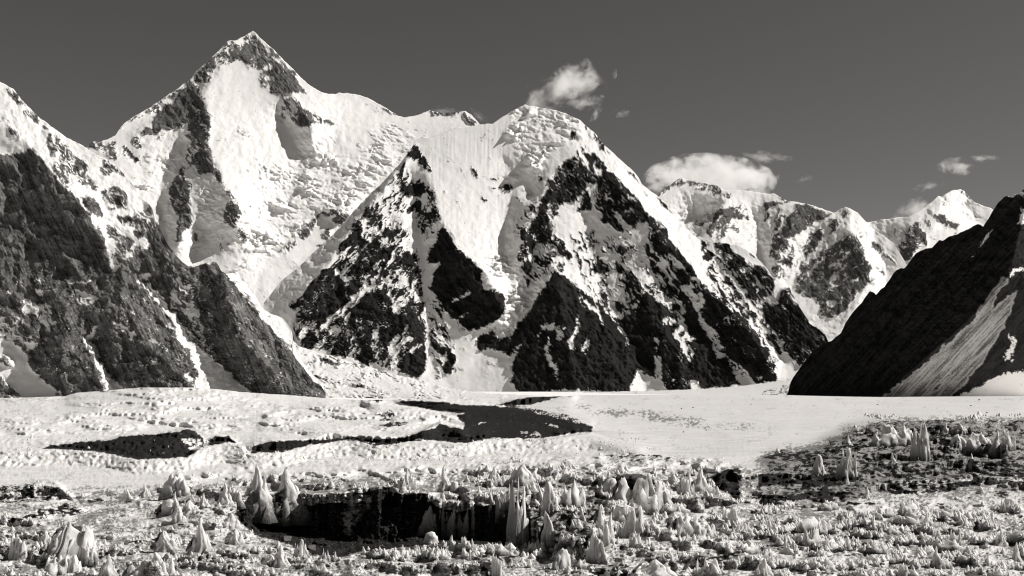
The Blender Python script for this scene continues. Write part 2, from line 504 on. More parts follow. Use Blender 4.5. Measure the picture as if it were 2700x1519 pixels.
SAT_ICE = '''
G .9 1700,100 1900,130 2200,180 2500,320 2560,480 2300,520 2100,640 2050,860 1960,900 1780,720 1740,540 1640,420 1760,300
H 1 2240,500 2450,490 2572,560 2572,1080 2450,1060 2520,980 2400,880 2250,860 2210,780
L 1 110,60 240,-90 300,-60 480,-100 540,-30 480,100 400,230 340,340 300,450 200,560 60,570 20,450 80,300 160,150
K 1 0,480 90,490 260,640 320,780 360,900 300,1090 200,1200 100,1200 160,1100 160,980 60,880 0,860
G .5 1590,870 1760,880 1820,930 1700,1000 1600,940
'''
LEFT = '''
U .93 0,700 300,720 370,640 420,600 500,705 570,690 860,1040 870,1080 0,1080
A .85 30,650 100,690 190,750 210,800 150,790 80,720
A .65 190,830 270,850 310,900 290,930 180,870
A .8 320,920 370,980 320,990
A .5 0,880 60,900 170,1050 130,1060 40,960
A .5 360,1000 470,1050 560,1160 700,1270 650,1300 560,1240 400,1150 350,1080
A .72 380,1000 460,1100 560,1180 640,1300 660,1400 600,1380 480,1280 390,1200
B .98 530,160 600,240 720,380 860,500 950,640 1030,760 1120,880 1180,1020 1230,1160 1260,1300 1290,1449 0,1449 0,40 60,20 200,30 380,-40 470,80
B .65 570,0 780,0 900,80 1000,260 960,330 880,350 860,400 720,370 620,240
B .68 1180,90 1300,140 1400,260 1300,240 1190,290 1130,240
B .88 990,300 1110,390 1110,440 1040,420
B .76 1110,480 1200,410 1330,400 1450,500 1440,640 1290,620 1170,560
B .92 920,510 1060,520 1180,660 1140,740 1000,690 960,600
B .88 1220,620 1290,640 1250,680
B .76 1310,720 1500,740 1600,680 1740,760 1700,880 1520,860 1340,800
B .7 1640,560 1720,640 1740,720 1680,680
B .95 1480,890 1660,900 1590,990 1530,960
B .66 1190,820 1330,850 1530,1040 1380,1110 1240,1010
B .2 1270,1100 1400,1110 1540,1040 1440,1230 1300,1150
B .8 1290,1150 1420,1180 1380,1290 1310,1260
B .94 1640,950 1770,810 1830,900 1900,1050 1990,1180 2120,1300 2140,1400 2000,1330 1860,1200 1720,1100
B .1 1560,1010 1640,1000 1700,1080 1620,1130
B .93 1540,1040 1640,1150 1860,1250 1860,1449 1560,1449 1430,1290
B .2 1860,1240 2000,1330 2040,1400 1960,1380
B .3 1560,1390 1700,1370 1660,1449 1560,1449
C 0 1550,40 1620,110 1700,200 1830,310 1950,450 2060,620 2160,760 2330,920 2572,1110 2810,1330 2800,1400 2100,1400 2190,1300 2190,1260 2250,1150 2200,1010 2140,850 2050,830 1990,700 1960,580 1860,440 1760,310 1600,130
C .05 1310,50 1150,200 1130,260 1180,180
C .22 790,180 960,200 1120,290 1100,340 980,370 960,360 880,320
C .2 250,310 400,340 560,370 590,440 560,480 640,560 630,650 560,560 550,680 500,580 430,490 320,440 290,470
C .2 740,90 830,110 1060,70 930,125 800,130
C .3 400,210 500,190 460,270 430,240
C .1 60,210 160,200 150,240 100,230
C 0 930,760 1000,760 1060,820 1150,960 1100,980 1180,1090 1330,1250 1420,1320 1420,1400 1190,1400 1150,1230 1170,1180 1090,1080 1060,960 1000,850
C .0 1060,620 1100,560 1090,640 1000,760 960,760
C 0 0,620 130,760 310,910 340,1080 500,1220 640,1330 740,1400 740,1440 0,1440 130,1330 40,1180 0,1150
C .9 0,870 100,950 150,1040 130,1090 20,1010
C .98 0,1165 100,1270 250,1400 0,1450
C .42 0,400 270,530 280,780 330,900 200,760 0,500
C .1 270,780 420,790 330,900
C .05 1440,700 1510,660 1550,690 1490,780
C .3 1290,690 1340,700 1310,750
E .1 230,680 260,800 250,900 330,900 280,1000 350,1100 370,1200 330,1250 300,1100 240,950
E .58 0,450 120,520 220,640 240,900 330,1150 380,1400 200,1150 0,950
E .1 730,620 820,660 800,690 750,680
E .35 840,730 880,760 920,870 880,860
C .15 1830,110 1950,260 2050,360 2000,300 1900,200
C .2 2040,110 2160,180 2150,250 2040,200
C .1 2160,430 2260,400 2240,500 2200,500
C .1 2230,690 2290,700 2330,850 2250,780
C .1 1870,590 1960,600 1950,650
C .0 2040,1100 2195,1195 2180,1230 2080,1160
C .2 2350,880 2480,1040 2440,1040
C .5 2040,560 2060,600 2020,590
C .2 1830,280 1870,270 1860,300 1800,290
C .3 820,600 920,680 900,690
B .3 400,1270 560,1360 670,1390 620,1420 480,1320
C .3 1270,340 1420,370 1560,480 1400,400
C .3 1280,540 1440,620 1500,700 1380,660
'''
MID = '''
M .8 1100,640 1220,620 1430,740 1400,760 1180,760 1150,900 1180,960 990,990 890,900 930,780 1040,660
M .7 1560,600 1640,560 1880,560 1870,580 1700,590 1620,640 1640,760 1580,830 1560,700
M .6 1200,590 1400,600 1400,640 1380,720 1330,700 1250,660
M .6 1700,640 1780,640 1740,760 1690,800
M .94 1930,590 2040,590 2140,650 2240,680 2340,700 2250,760 2130,800 2060,860 1950,930 1850,1000 1740,920 1800,760 1920,680
M .76 1680,1000 1760,960 1880,1040 1920,1160 1860,1300 1740,1250 1620,1180
M .5 1400,900 1500,960 1490,990 1410,940
M .5 1200,780 1310,900 1280,920 1170,860
M .82 2100,900 2240,870 2200,1000 2150,1100 2040,1200 2000,1280 2000,1100
M .78 2330,760 2420,780 2380,900 2290,930
M .6 1640,1300 1800,1300 1800,1420 1640,1420
M .5 1900,600 1820,760 1700,1000 1640,1160 1700,800
N .84 620,920 680,950 760,1060 780,1180 850,1320 880,1449 0,1449 60,1300 200,1200 300,1100 480,1000
N .5 480,700 560,660 575,680 540,770
P .88 0,0 870,0 850,80 720,180 640,280 560,420 420,520 320,500 260,400 230,300 0,200
P 0 0,250 190,300 240,400 250,480 130,420 0,330
P .1 330,100 440,20 510,10 380,110
P .3 270,200 460,130 470,150 290,240
P .3 640,60 780,100 640,170
M .82 540,380 600,300 680,340 600,390
M .78 690,330 850,340 1040,390 1100,430 1060,530 980,480 860,430 740,400
M .55 1090,480 1200,470 1150,540
M .7 350,490 400,450 560,340 560,360 400,500
M .6 1700,480 1810,530 1800,560 1740,520
M .6 760,790 880,800 870,830 780,820
N .82 850,1010 960,1080 1140,1290 1010,1190 870,1090
N .65 930,1320 1020,1400 1000,1420
N .4 700,880 760,960 720,960
'''
MID_ICE = '''
M .6 500,620 1080,620 1000,720 900,820 700,840 560,720
N .9 700,870 850,960 840,1010 760,980
P .7 80,400 250,480 330,560 380,600 520,560 500,700 380,770 300,680 180,580
'''
FAR = '''
N .88 1380,760 1440,900 1490,980 1470,1060 1400,1040 1300,1200 1220,1240 1110,1040 1260,1000 1200,910 1270,870
N .82 1430,770 1500,780 1560,900 1480,840
N .8 1640,560 1710,610 1650,600
N .8 1580,690 1720,740 1850,840 1820,860 1700,840 1560,740
N .7 1800,740 1870,800 1840,790
N .7 1700,880 1820,930 1790,950
N .75 1850,430 1900,460 2000,560 1960,550 1870,470
N .5 1100,1120 1200,1160 1210,1260 1120,1220
'''
FAR_ICE = '''
N .8 940,900 1200,900 1260,1000 1090,1050 980,960
N .5 1880,640 2150,700 2100,800 1950,780
'''
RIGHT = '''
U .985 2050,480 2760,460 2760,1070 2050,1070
N 0 2380,500 2500,470 2600,400 2620,420 2500,500 2400,515
N .1 2220,890 2165,980 2060,1100 2100,990
N .1 2050,1110 1990,1200 2000,1170
N .2 2545,620 2572,610 2572,700 2500,820 2530,740
N .15 2572,1240 2480,1320 2400,1420 2500,1360 2572,1300
P .0 1830,1400 2100,1270 2340,1130 2572,1000 2772,900 2772,1460 1780,1460
P .05 2390,680 2500,740 2450,990 2320,970 2440,760
P .98 1780,1090 1900,960 1970,830 2020,840 2010,960 1940,1030 1870,1160 1810,1160
'''
RIGHT_SCREE = '''
P 1 965,1410 1400,1080 1600,900 1760,760 2000,540 2160,280 2330,60 2410,60 2270,260 2200,430 2490,200 2350,600 2100,1000 1900,1250 1700,1410
P .0 2250,250 2300,210 2330,260 2200,430
P 0 1560,1300 1700,1150 1760,1130 1560,1330 1440,1410
'''
# ------------------------------------------------------------------ mountains
def std_n(f):
    f = (f - f.mean()) / (f.std() + 1e-6)
    return 1.0 / (1.0 + np.exp(-1.7 * f))

def streaky(u, v, deg, seed, la=30.0, lb=9.0, o=4):
    """noise drawn out along a fall line: deg = angle of the line in the face"""
    a = math.radians(deg); c, s = math.cos(a), math.sin(a)
    p = u * c + v * s; q = -u * s + v * c
    return fbm(p / la, q / lb, o, seed, 0.62)

def box(a, r):
    k = 2 * r + 1
    b = np.pad(a, r, mode='edge')
    c = np.cumsum(b, 0); c = np.vstack([c[k - 1:k], c[k:] - c[:-k]])
    d = np.cumsum(c, 1); d = np.hstack([d[:, k - 1:k], d[:, k:] - d[:, :-k]])
    return d / (k * k)

def mountain(name, label, u0, u1, top, bot, basef, lines, rock_txt, mat, seed,
             ice_txt='', scree_txt='', deg=lambda u, v: 55.0, step=2.3, k_rock=0.34, k_snow=0.035, k_ice=0.42,
             warp=4.5, default=0.012, jag=2.2, rel_k=0.72, thin=0.9, k_big=0.16, tdeg=60, back=1.0, flute=0.0, post=None):
    us = np.arange(u0, u1 + step, step, dtype=np.float32)
    tu = np.array([p[0] for p in top], float); tv = np.array([p[1] for p in top], float)
    tt = np.interp(us, tu, tv)
    tt = tt + (fbm(us / 14.0, us * 0 + 3.3, 4, seed + 90, 0.6)) * jag
    if callable(bot):
        bb = bot(us)
    else:
        bb = np.interp(us, [p[0] for p in bot], [p[1] for p in bot])
    bb = np.maximum(bb, tt + 6)
    n = int((bb - tt).max() / step) + 2
    t = np.linspace(0, 1, n, dtype=np.float32)[:, None]
    V = (tt[None, :] + t * (bb - tt)[None, :]).astype(np.float32)
    U = np.broadcast_to(us[None, :], V.shape).astype(np.float32).copy()
    wu = fbm(U / 26, V / 26, 3, seed + 1, 0.6) * warp * 1.5
    wv = fbm(U / 26, V / 26, 3, seed + 5, 0.6) * warp * 1.5
    px = U + wu + fbm(U / 7, V / 7, 3, seed + 8, 0.7) * 3.4; py = V + wv + fbm(U / 7, V / 7, 3, seed + 9, 0.7) * 3.4
    # relief lines
    x0, y0 = u0 - 20, tt.min() - 20
    g = box(laplace(u1 - u0 + 40, bb.max() - y0 + 20, 5.0, x0, y0, lines, 160), 1)
    rel = bilin(g, (U + wu * 1.3 - x0) / 5.0 + 1, (V + wv * 1.3 - y0) / 5.0 + 1)
    # areas
    D = np.full(U.shape, default, np.float32)
    for d, pts in parse(rock_txt):
        D[poly_mask(px, py, pts)] = float(d)
    D = 0.5 * D + 0.5 * box(D, 2)
    ICE = np.zeros(U.shape, np.float32)
    for d, pts in parse(ice_txt):
        ICE[poly_mask(px, py, pts)] = float(d)
    ICE = box(ICE, 5)
    SCR = np.zeros(U.shape, np.float32)
    for d, pts in parse(scree_txt):
        SCR[poly_mask(px, py, pts)] = float(d)
    SCR = box(SCR, 1)
    dg = deg(us, None) if callable(deg) else deg
    dg = np.broadcast_to(np.asarray(dg, float), us.shape)
    n1 = np.zeros(U.shape, np.float32); wsum = np.zeros(U.shape, np.float32)
    for k, a in enumerate(sorted(set(np.round(dg, 0)))):
        w = (np.round(dg, 0) == a).astype(np.float32)
        w = np.convolve(np.pad(w, 12, mode='edge'), np.ones(25) / 25, 'valid')[None, :]
        n1 += w * streaky(U + wu * 2.2, V + wv * 2.2, a, seed + 11 + k * 7, 50, 8.5, 5); wsum += w
    n1 /= np.maximum(wsum, 1e-3)
    n1 = n1 + 0.30 * fbm(px / 10, py / 8, 4, seed + 17, 0.68) + 0.42 * fbm(px / 44, py / 34, 2, seed + 19)
    NN = std_n(n1)
    pxm = None
    Dw = box(box(D, 9), 7)
    D = np.where(D < .3, np.maximum(D, np.clip(Dw - .25, 0, 1) * 0.42), D)
    De = np.where(D > .8, .8 + (D - .8) * 1.6, D)
    rock = np.clip((De - NN) * 11 + 0.5, 0, 1)
    th = np.abs(streaky(U + wu * 3, V + wv * 3, 62, seed + 81, 75, 13, 2))
    msk = fbm(U / 38, V / 38, 2, seed + 83)
    rock = rock * (1 - np.clip((.05 - th) / .02, 0, 1) * sstep(.0, .45, msk) * (D < .955) * thin)
    rock = np.where(D < 0.02, np.clip((D - NN) * 20 + .5, 0, 1), rock)
    snowbits = 1.0
    tone = std_n(streaky(U, V, tdeg, seed + 23, 70, 4.5, 4) + 0.5 * streaky(U, V, tdeg, seed + 27, 200, 22, 2) + .35 * fbm(U / 4, V / 4, 2, seed + 29))
    Y = basef(U, V)
    pm = Y / F
    fine = (ridged(U / 46, V / 46, 5, seed + 31, 0.62) - 0.5)
    big = (ridged(U / 150, V / 130, 3, seed + 41, 0.55) - 0.5)
    dis = -(fine * 46 * k_rock + (0.5 - NN) * 11 * k_rock * 1.0) * np.clip(D * 1.15, 0, 1) - rock * 1.2 * k_rock * 3
    dis = dis - big * 150 * k_big * (0.12 + 0.88 * box(np.clip(D, 0, 1), 3))
    sn = fbm(U / 60, V / 40, 4, seed + 51, 0.5) * 60 * k_snow
    if flute:
        a = np.broadcast_to(dg[None, :], U.shape)
        sn = sn + streaky(U, V, 90 if flute > 0 else 60, seed + 77, 130, 7, 3) * 7 * abs(flute) * (.25 + .75 * sstep(-.3, .4, fbm(U / 90, V / 90, 2, seed + 78))) * sstep(1000, 800, V)
    dis = dis + sn * (1 - np.clip(D, 0, 1))
    if ice_txt:
        wz = fbm(U / 60, V / 40, 3, seed + 64) * 26
        am = 0.25 + 1.1 * sstep(-.35, .6, fbm(U / 85, V / 55, 3, seed + 66))
        st = ridged((U + wz + wu) / 62, (V + wz * .5 + wv) / 24, 2, seed + 61, .5)
        st2 = ridged((U + wz * .6 + wv * 2) / 21, (V + wu * 1.5) / 12, 3, seed + 62, .6)
        bil = (1 - st) * 40 + (1 - st2) * 20
        dis = dis + (18 - bil) * k_ice * ICE * am * (1 - rock * .5)
    Y = Y + rel * rel_k + dis * pm
    if post is not None:
        Y = post(U, V, Y)
    X = (U - 1350.0) / F * Y
    Z = EYE + (V0 - V) / F * Y
    P = np.stack([X, Y, Z], -1)
    # the far side of the mountain falls away behind the crest
    rows = []
    for d in (12.0, 60.0, 220.0, 700.0, 1800.0):
        q = P[0].copy(); q[:, 1] += d * back; q[:, 0] += d * back * (us - 1350.0) / F
        q[:, 2] = np.maximum(q[:, 2] - d * back * 1.05, -60)
        rows.insert(0, q)
    nb = len(rows)
    P = np.concatenate([np.stack(rows, 0), P], 0)
    def ext(a):
        return np.concatenate([np.repeat(a[:1], nb, 0), a], 0)
    o = grid_mesh(name, P, {'rock': ext(rock * (1 - SCR)), 'scree': ext(SCR), 'tone': ext(tone)}, mat)
    o['kind'] = 'structure'
    if label:
        o['label'] = label
    return o

def slope_base(y0, deg, push=0.0):
    t = 1.0 / math.tan(math.radians(deg))
    return lambda U, V: (y0 / (1 - (V0 - V) / F * t)).astype(np.float32)

mat_main = mountain_mat('main_peak_surface', 0.05, 0.20, 60.0)  # rock paled in its own colour to stand in for haze
mat_sat = mountain_mat('pyramid_surface', 0.007, 0.032, 40.0, 0.80)
mat_left = mountain_mat('left_flank_surface', 0.045, 0.22, 60.0)
mat_mid = mountain_mat('middle_range_surface', 0.05, 0.16, 80.0, 0.80)
mat_far = mountain_mat('far_range_surface', 0.06, 0.13, 150.0)
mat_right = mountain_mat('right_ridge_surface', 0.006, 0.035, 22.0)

# far range
mountain('far_mountain', 'small bright snow peak far behind the black ridge at the right', 2170, 2760,
    [(2170, 640), (2286, 587), (2317, 580), (2356, 575), (2398, 571), (2422, 559), (2450, 538), (2473, 517), (2483, 519), (2492, 513), (2510, 503), (2531, 499), (2543, 505), (2566, 531), (2592, 542), (2613, 550), (2630, 560), (2700, 640), (2760, 680)],
    [(2170, 860), (2760, 860)],
    slope_base(21000, 38),
    [[(2532, 500, -300), (2485, 530, -900), (2470, 570, -1000), (2440, 620, -900), (2440, 700, -800)],
     [(2483, 519, -500), (2530, 600, -700), (2560, 660, -600)],
     [(2300, 600, 300), (2340, 640, 500), (2380, 700, 400), (2395, 740, 200)],
     [(2540, 540, 300), (2590, 600, 200)],
     [(2422, 590, -600), (2410, 620, -900), (2400, 690, -700)]],
    FAR, mat_far, 700, ice_txt=FAR_ICE, deg=50.0, k_snow=0.06, back=3.0)

# middle range to the right of the pyramid
mountain('middle_mountain', 'snowy range with ribbed rock face right of the central pyramid', 1600, 2420,
    [(1600, 640), (1700, 560), (1735, 514), (1760, 493), (1775, 482), (1788, 471), (1800, 471), (1830, 477), (1850, 480), (1893, 491), (1910, 502), (1972, 502), (2000, 507), (2022, 511), (2044, 512), (2064, 524), (2080, 530), (2128, 537), (2152, 545), (2182, 555), (2198, 561), (2212, 553), (2228, 545), (2240, 548), (2263, 563), (2286, 587), (2300, 602), (2324, 617), (2357, 643), (2380, 680), (2395, 705), (2420, 730)],
    [(1600, 960), (2420, 960)],
    slope_base(14500, 42),
    [[(1700, 570, 0), (1790, 500, 0), (1900, 520, -100), (1910, 545, -400)],
     [(1800, 590, 700), (1840, 570, 800), (1900, 560, 400)],
     [(1910, 545, -500), (1880, 590, -600), (1860, 620, -600)],
     [(2035, 530, -100), (2140, 545, -100), (2195, 562, 0), (2240, 550, -250), (2236, 600, -500)],
     [(2236, 600, -500), (2250, 620, -600), (2290, 690, -700), (2300, 740, -500), (2230, 840, -300)],
     [(1990, 560, 300), (2000, 640, 400), (2020, 720, 300)],
     [(2110, 545, -250), (2090, 600, -300), (2050, 680, -250), (2040, 730, -100)],
     [(2150, 600, 150), (2120, 680, 250), (2080, 760, 250)],
     [(2300, 620, 300), (2330, 700, 500), (2340, 760, 500)],
     [(2290, 590, 0), (2300, 602, 200), (2357, 643, 300), (2395, 705, 300)]],
    MID, mat_mid, 500, ice_txt=MID_ICE, deg=-58.0, k_snow=0.05, flute=0.10, back=3.0)

# main peak, its snow basins and ice falls
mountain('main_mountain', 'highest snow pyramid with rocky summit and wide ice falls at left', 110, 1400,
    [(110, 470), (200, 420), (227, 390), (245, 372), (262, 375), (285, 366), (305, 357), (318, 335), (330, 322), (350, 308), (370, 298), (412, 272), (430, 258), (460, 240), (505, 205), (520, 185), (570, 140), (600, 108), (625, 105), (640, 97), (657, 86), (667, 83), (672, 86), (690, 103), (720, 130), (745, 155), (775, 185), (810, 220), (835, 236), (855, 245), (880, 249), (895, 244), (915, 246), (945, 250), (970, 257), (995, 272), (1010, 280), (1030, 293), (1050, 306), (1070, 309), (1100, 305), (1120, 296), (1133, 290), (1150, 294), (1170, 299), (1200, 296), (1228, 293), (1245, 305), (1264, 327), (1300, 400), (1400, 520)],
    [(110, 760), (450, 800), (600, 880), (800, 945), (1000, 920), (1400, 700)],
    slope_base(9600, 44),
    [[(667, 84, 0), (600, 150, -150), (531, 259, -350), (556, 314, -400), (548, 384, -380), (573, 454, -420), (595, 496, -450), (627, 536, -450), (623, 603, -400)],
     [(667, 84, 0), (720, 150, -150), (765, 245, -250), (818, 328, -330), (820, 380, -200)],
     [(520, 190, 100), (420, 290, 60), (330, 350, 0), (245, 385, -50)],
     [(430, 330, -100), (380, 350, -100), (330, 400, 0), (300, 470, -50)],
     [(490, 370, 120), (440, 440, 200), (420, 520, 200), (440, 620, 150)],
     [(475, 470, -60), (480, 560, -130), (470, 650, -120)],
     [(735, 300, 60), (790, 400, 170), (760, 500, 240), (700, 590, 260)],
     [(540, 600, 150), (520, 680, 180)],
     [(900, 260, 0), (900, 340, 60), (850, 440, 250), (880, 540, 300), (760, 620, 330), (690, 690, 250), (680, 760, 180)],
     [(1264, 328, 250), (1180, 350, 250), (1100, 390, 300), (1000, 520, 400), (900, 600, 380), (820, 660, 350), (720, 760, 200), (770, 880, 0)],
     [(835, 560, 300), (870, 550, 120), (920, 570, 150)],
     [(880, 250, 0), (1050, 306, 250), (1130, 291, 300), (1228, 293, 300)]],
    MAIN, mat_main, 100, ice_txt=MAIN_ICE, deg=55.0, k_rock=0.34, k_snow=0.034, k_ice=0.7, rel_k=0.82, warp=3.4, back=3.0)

# pyramid shaped mountain in the middle
mountain('pyramid_mountain', 'central snow mountain with black triangular rock buttresses', 620, 2230,
    [(620, 900), (690, 805), (745, 737), (790, 702), (830, 662), (880, 617), (925, 565), (975, 512), (1010, 480), (1060, 425), (1085, 390), (1099, 368), (1115, 361), (1134, 363), (1165, 352), (1204, 336), (1239, 333), (1270, 328), (1297, 326), (1312, 316), (1332, 305), (1350, 294), (1365, 285), (1384, 276), (1400, 279), (1433, 286), (1463, 290), (1490, 299), (1510, 307), (1530, 318), (1542, 329), (1570, 353), (1594, 383), (1615, 402), (1638, 423), (1660, 442), (1682, 465), (1692, 486), (1731, 514), (1766, 551), (1797, 588), (1825, 610), (1855, 629), (1880, 638), (1900, 640), (1942, 645), (1977, 664), (2000, 685), (2023, 708), (2042, 740), (2056, 758), (2081, 757), (2105, 803), (2128, 840), (2147, 859), (2175, 882), (2186, 903), (2230, 970)],
    [(620, 905), (690, 880), (745, 850), (770, 870), (785, 930), (850, 940), (970, 972), (1030, 992), (1100, 1008), (1180, 1032), (1300, 1050), (1500, 1060), (2000, 1060), (2230, 1060)],
    slope_base(7700, 50),
    [[(1099, 368, -50), (1067, 423, -180), (1005, 505, -260), (937, 583, -330), (902, 642, -360), (857, 709, -380), (797, 777, -330), (765, 840, -200)],
     [(1060, 425, 60), (925, 565, 60), (830, 662, 40), (745, 737, 60), (690, 800, 150)],
     [(900, 700, -200), (870, 800, -130), (850, 935, -60)],
     [(1099, 400, -60), (1141, 500, -230), (1167, 590, -330), (1215, 660, -350), (1270, 710, -330), (1310, 780, -300), (1335, 830, -200)],
     [(1090, 470, 20), (1100, 540, 10), (1112, 640, 10), (1118, 700, 30), (1124, 800, 60), (1128, 950, 60), (1190, 1020, 60)],
     [(1030, 500, -120), (1060, 580, -160), (1040, 700, -150), (1000, 780, -160), (960, 870, -120), (970, 960, -40)],
     [(1080, 850, -100), (1090, 960, -60)],
     [(1330, 420, 70), (1345, 520, 60), (1330, 600, 60), (1325, 660, 60), (1345, 760, 60), (1340, 860, 60), (1250, 960, 60)],
     [(1384, 276, 0), (1340, 340, -50), (1350, 440, 20), (1400, 500, 40), (1411, 510, 40)],
     [(1384, 276, 0), (1460, 330, -20), (1500, 380, -120), (1517, 409, -220), (1480, 450, -260), (1449, 478, -280), (1400, 560, -300), (1377, 630, -250), (1365, 690, -150)],
     [(1517, 409, -220), (1540, 460, -260), (1598, 460, -300), (1640, 500, -300), (1682, 540, -300), (1731, 600, -300), (1780, 670, -290), (1822, 715, -290), (1857, 765, -290), (1920, 815, -280), (1969, 865, -280), (2015, 930, -240), (2049, 1003, -120)],
     [(1545, 330, 20), (1640, 424, 120), (1731, 514, 180), (1797, 588, 200), (1850, 640, 150), (1930, 760, -60), (1980, 840, -100), (2070, 960, -20)],
     [(1400, 610, -40), (1430, 650, -100), (1461, 709, -330), (1480, 800, -360), (1500, 900, -330), (1520, 1030, -180)],
     [(1420, 620, 20), (1410, 700, 40), (1405, 760, 80), (1390, 830, 60)],
     [(1461, 709, -330), (1400, 850, -200), (1350, 980, -60)],
     [(1540, 560, -10), (1560, 650, 30), (1580, 740, 30), (1620, 830, 30), (1660, 890, 20), (1700, 960, 60), (1700, 1030, 60)],
     [(1560, 800, -80), (1620, 900, -150), (1640, 1010, -80)],
     [(1640, 655, -80), (1660, 720, -110), (1700, 770, -140), (1740, 860, -150), (1790, 960, -130), (1800, 1030, -60)],
     [(1740, 700, 0), (1800, 800, 20), (1846, 853, 50), (1900, 921, 60), (1990, 1020, 60)],
     [(1900, 640, 100), (1960, 700, -60), (2056, 758, -80), (2100, 850, -150), (2120, 930, -120)]],
    SAT, mat_sat, 200, ice_txt=SAT_ICE, deg=lambda u, v: np.where(u < 1130, -58.0, 55.0), k_rock=0.40, k_snow=0.016, k_ice=1.15, flute=0.20, rel_k=0.62, warp=3.0, back=2.0)

# the flank on the left
mountain('left_mountain', 'grey rock flank with snow gullies at the left edge', -60, 900,
    [(-60, 175), (0, 216), (12, 222), (38, 238), (52, 256), (70, 276), (90, 297), (105, 311), (147, 342), (170, 358), (189, 370), (210, 380), (227, 390), (245, 402), (262, 413), (285, 422), (305, 436), (325, 456), (345, 480), (373, 521), (390, 536), (401, 549), (408, 570), (415, 585), (427, 610), (435, 630), (443, 645), (462, 671), (480, 690), (497, 702), (520, 700), (530, 698), (546, 692), (569, 690), (576, 700), (583, 716), (600, 722), (613, 719), (625, 728), (640, 741), (651, 749), (665, 765), (672, 777), (690, 810), (705, 822), (723, 831), (744, 838), (760, 858), (770, 873), (773, 900), (785, 928), (798, 955), (813, 975), (830, 993), (848, 1007), (857, 1026), (870, 1050), (900, 1064)],
    [(-60, 1070), (900, 1070)],
    slope_base(4300, 52),
    [[(0, 217, 100), (105, 311, 100), (227, 390, 120), (320, 454, 160), (373, 521, 180), (410, 580, 100)],
     [(-60, 300, -30), (20, 330, -60), (70, 381, -130), (124, 437, -150), (200, 517, -160), (261, 605, -170), (294, 703, -160), (306, 731, -170)],
     [(0, 700, 60), (150, 600, 70), (0, 500, 60)],
     [(120, 370, 0), (220, 470, 20), (290, 560, 30)],
     [(413, 589, -60), (382, 621, -130), (345, 690, -150), (306, 731, -190)],
     [(306, 731, -190), (330, 790, -200), (350, 837, -220), (413, 930, -240), (470, 980, -230), (508, 1014, -180)],
     [(306, 731, -190), (300, 860, -170), (330, 1030, -120)],
     [(200, 720, -30), (187, 867, -200), (240, 930, -190), (280, 1020, -130)],
     [(187, 867, -200), (160, 960, -150), (180, 1040, -80)],
     [(60, 800, -20), (100, 860, -60)],
     [(366, 729, 20), (440, 785, 40), (512, 862, 50), (600, 955, 50), (668, 1040, 40)],
     [(240, 890, 10), (272, 950, 20), (335, 1032, 20)],
     [(30, 890, 60), (80, 960, 60), (140, 1015, 60), (185, 1050, 50)],
     [(413, 589, -60), (462, 690, -100), (480, 760, -90), (510, 860, -60), (570, 930, -30)],
     [(571, 691, -120), (600, 740, -190), (590, 800, -220), (640, 900, -250), (700, 980, -230), (760, 1045, -160)],
     [(571, 691, -120), (545, 780, -80), (575, 880, -60)],
     [(613, 720, -60), (672, 777, 20), (744, 838, 40), (785, 928, 30), (857, 1026, 20)]],
    LEFT, mat_left, 300, deg=58.0, k_big=0.34, rel_k=0.46, tdeg=66, k_rock=0.30, k_snow=0.05, back=1.2)

# the dark ridge on the right: one face turned from the sun, one towards it
def right_post(U, V, Y):
    nx, ny, nz = -0.71, -0.50, 0.47
    def plane(U, V):
        return (4100.0 * 0.66) / -(nx * (U - 1350) / F + ny + nz * (V0 - V) / F)
    vv = V
    uc = np.interp(vv, [500, 560, 650, 734, 800, 900, 1000, 1047, 1080], [2720, 2700, 2680, 2655, 2600, 2490, 2375, 2325, 2290])
    d = U - uc
    Yp = plane(np.minimum(U, uc), V)
    rough = Y * 0
    k = np.where(V > 940, 1.5, 1.5)
    return np.where(d > 0, Yp + d * k, Yp) + (Y - RB(U, V)) * 0.55
RB = slope_base(3600, 55)
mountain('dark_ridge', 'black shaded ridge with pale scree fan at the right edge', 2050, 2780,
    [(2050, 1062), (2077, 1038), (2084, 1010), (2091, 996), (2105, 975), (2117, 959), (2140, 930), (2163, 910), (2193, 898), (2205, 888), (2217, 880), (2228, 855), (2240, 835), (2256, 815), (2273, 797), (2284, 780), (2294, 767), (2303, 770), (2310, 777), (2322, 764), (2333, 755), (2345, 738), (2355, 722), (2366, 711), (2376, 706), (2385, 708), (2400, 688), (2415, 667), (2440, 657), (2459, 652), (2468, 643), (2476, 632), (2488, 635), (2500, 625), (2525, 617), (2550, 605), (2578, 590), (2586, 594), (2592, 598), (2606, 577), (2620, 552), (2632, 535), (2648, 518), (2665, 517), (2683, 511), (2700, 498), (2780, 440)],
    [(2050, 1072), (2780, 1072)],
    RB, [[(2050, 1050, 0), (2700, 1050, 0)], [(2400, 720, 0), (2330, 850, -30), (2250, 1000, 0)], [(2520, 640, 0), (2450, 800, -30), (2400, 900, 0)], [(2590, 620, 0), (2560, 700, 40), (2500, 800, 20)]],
    RIGHT, mat_right, 400, scree_txt=RIGHT_SCREE, deg=-50.0, k_rock=0.5, k_snow=0.03, tdeg=-47, back=1.0, post=right_post)

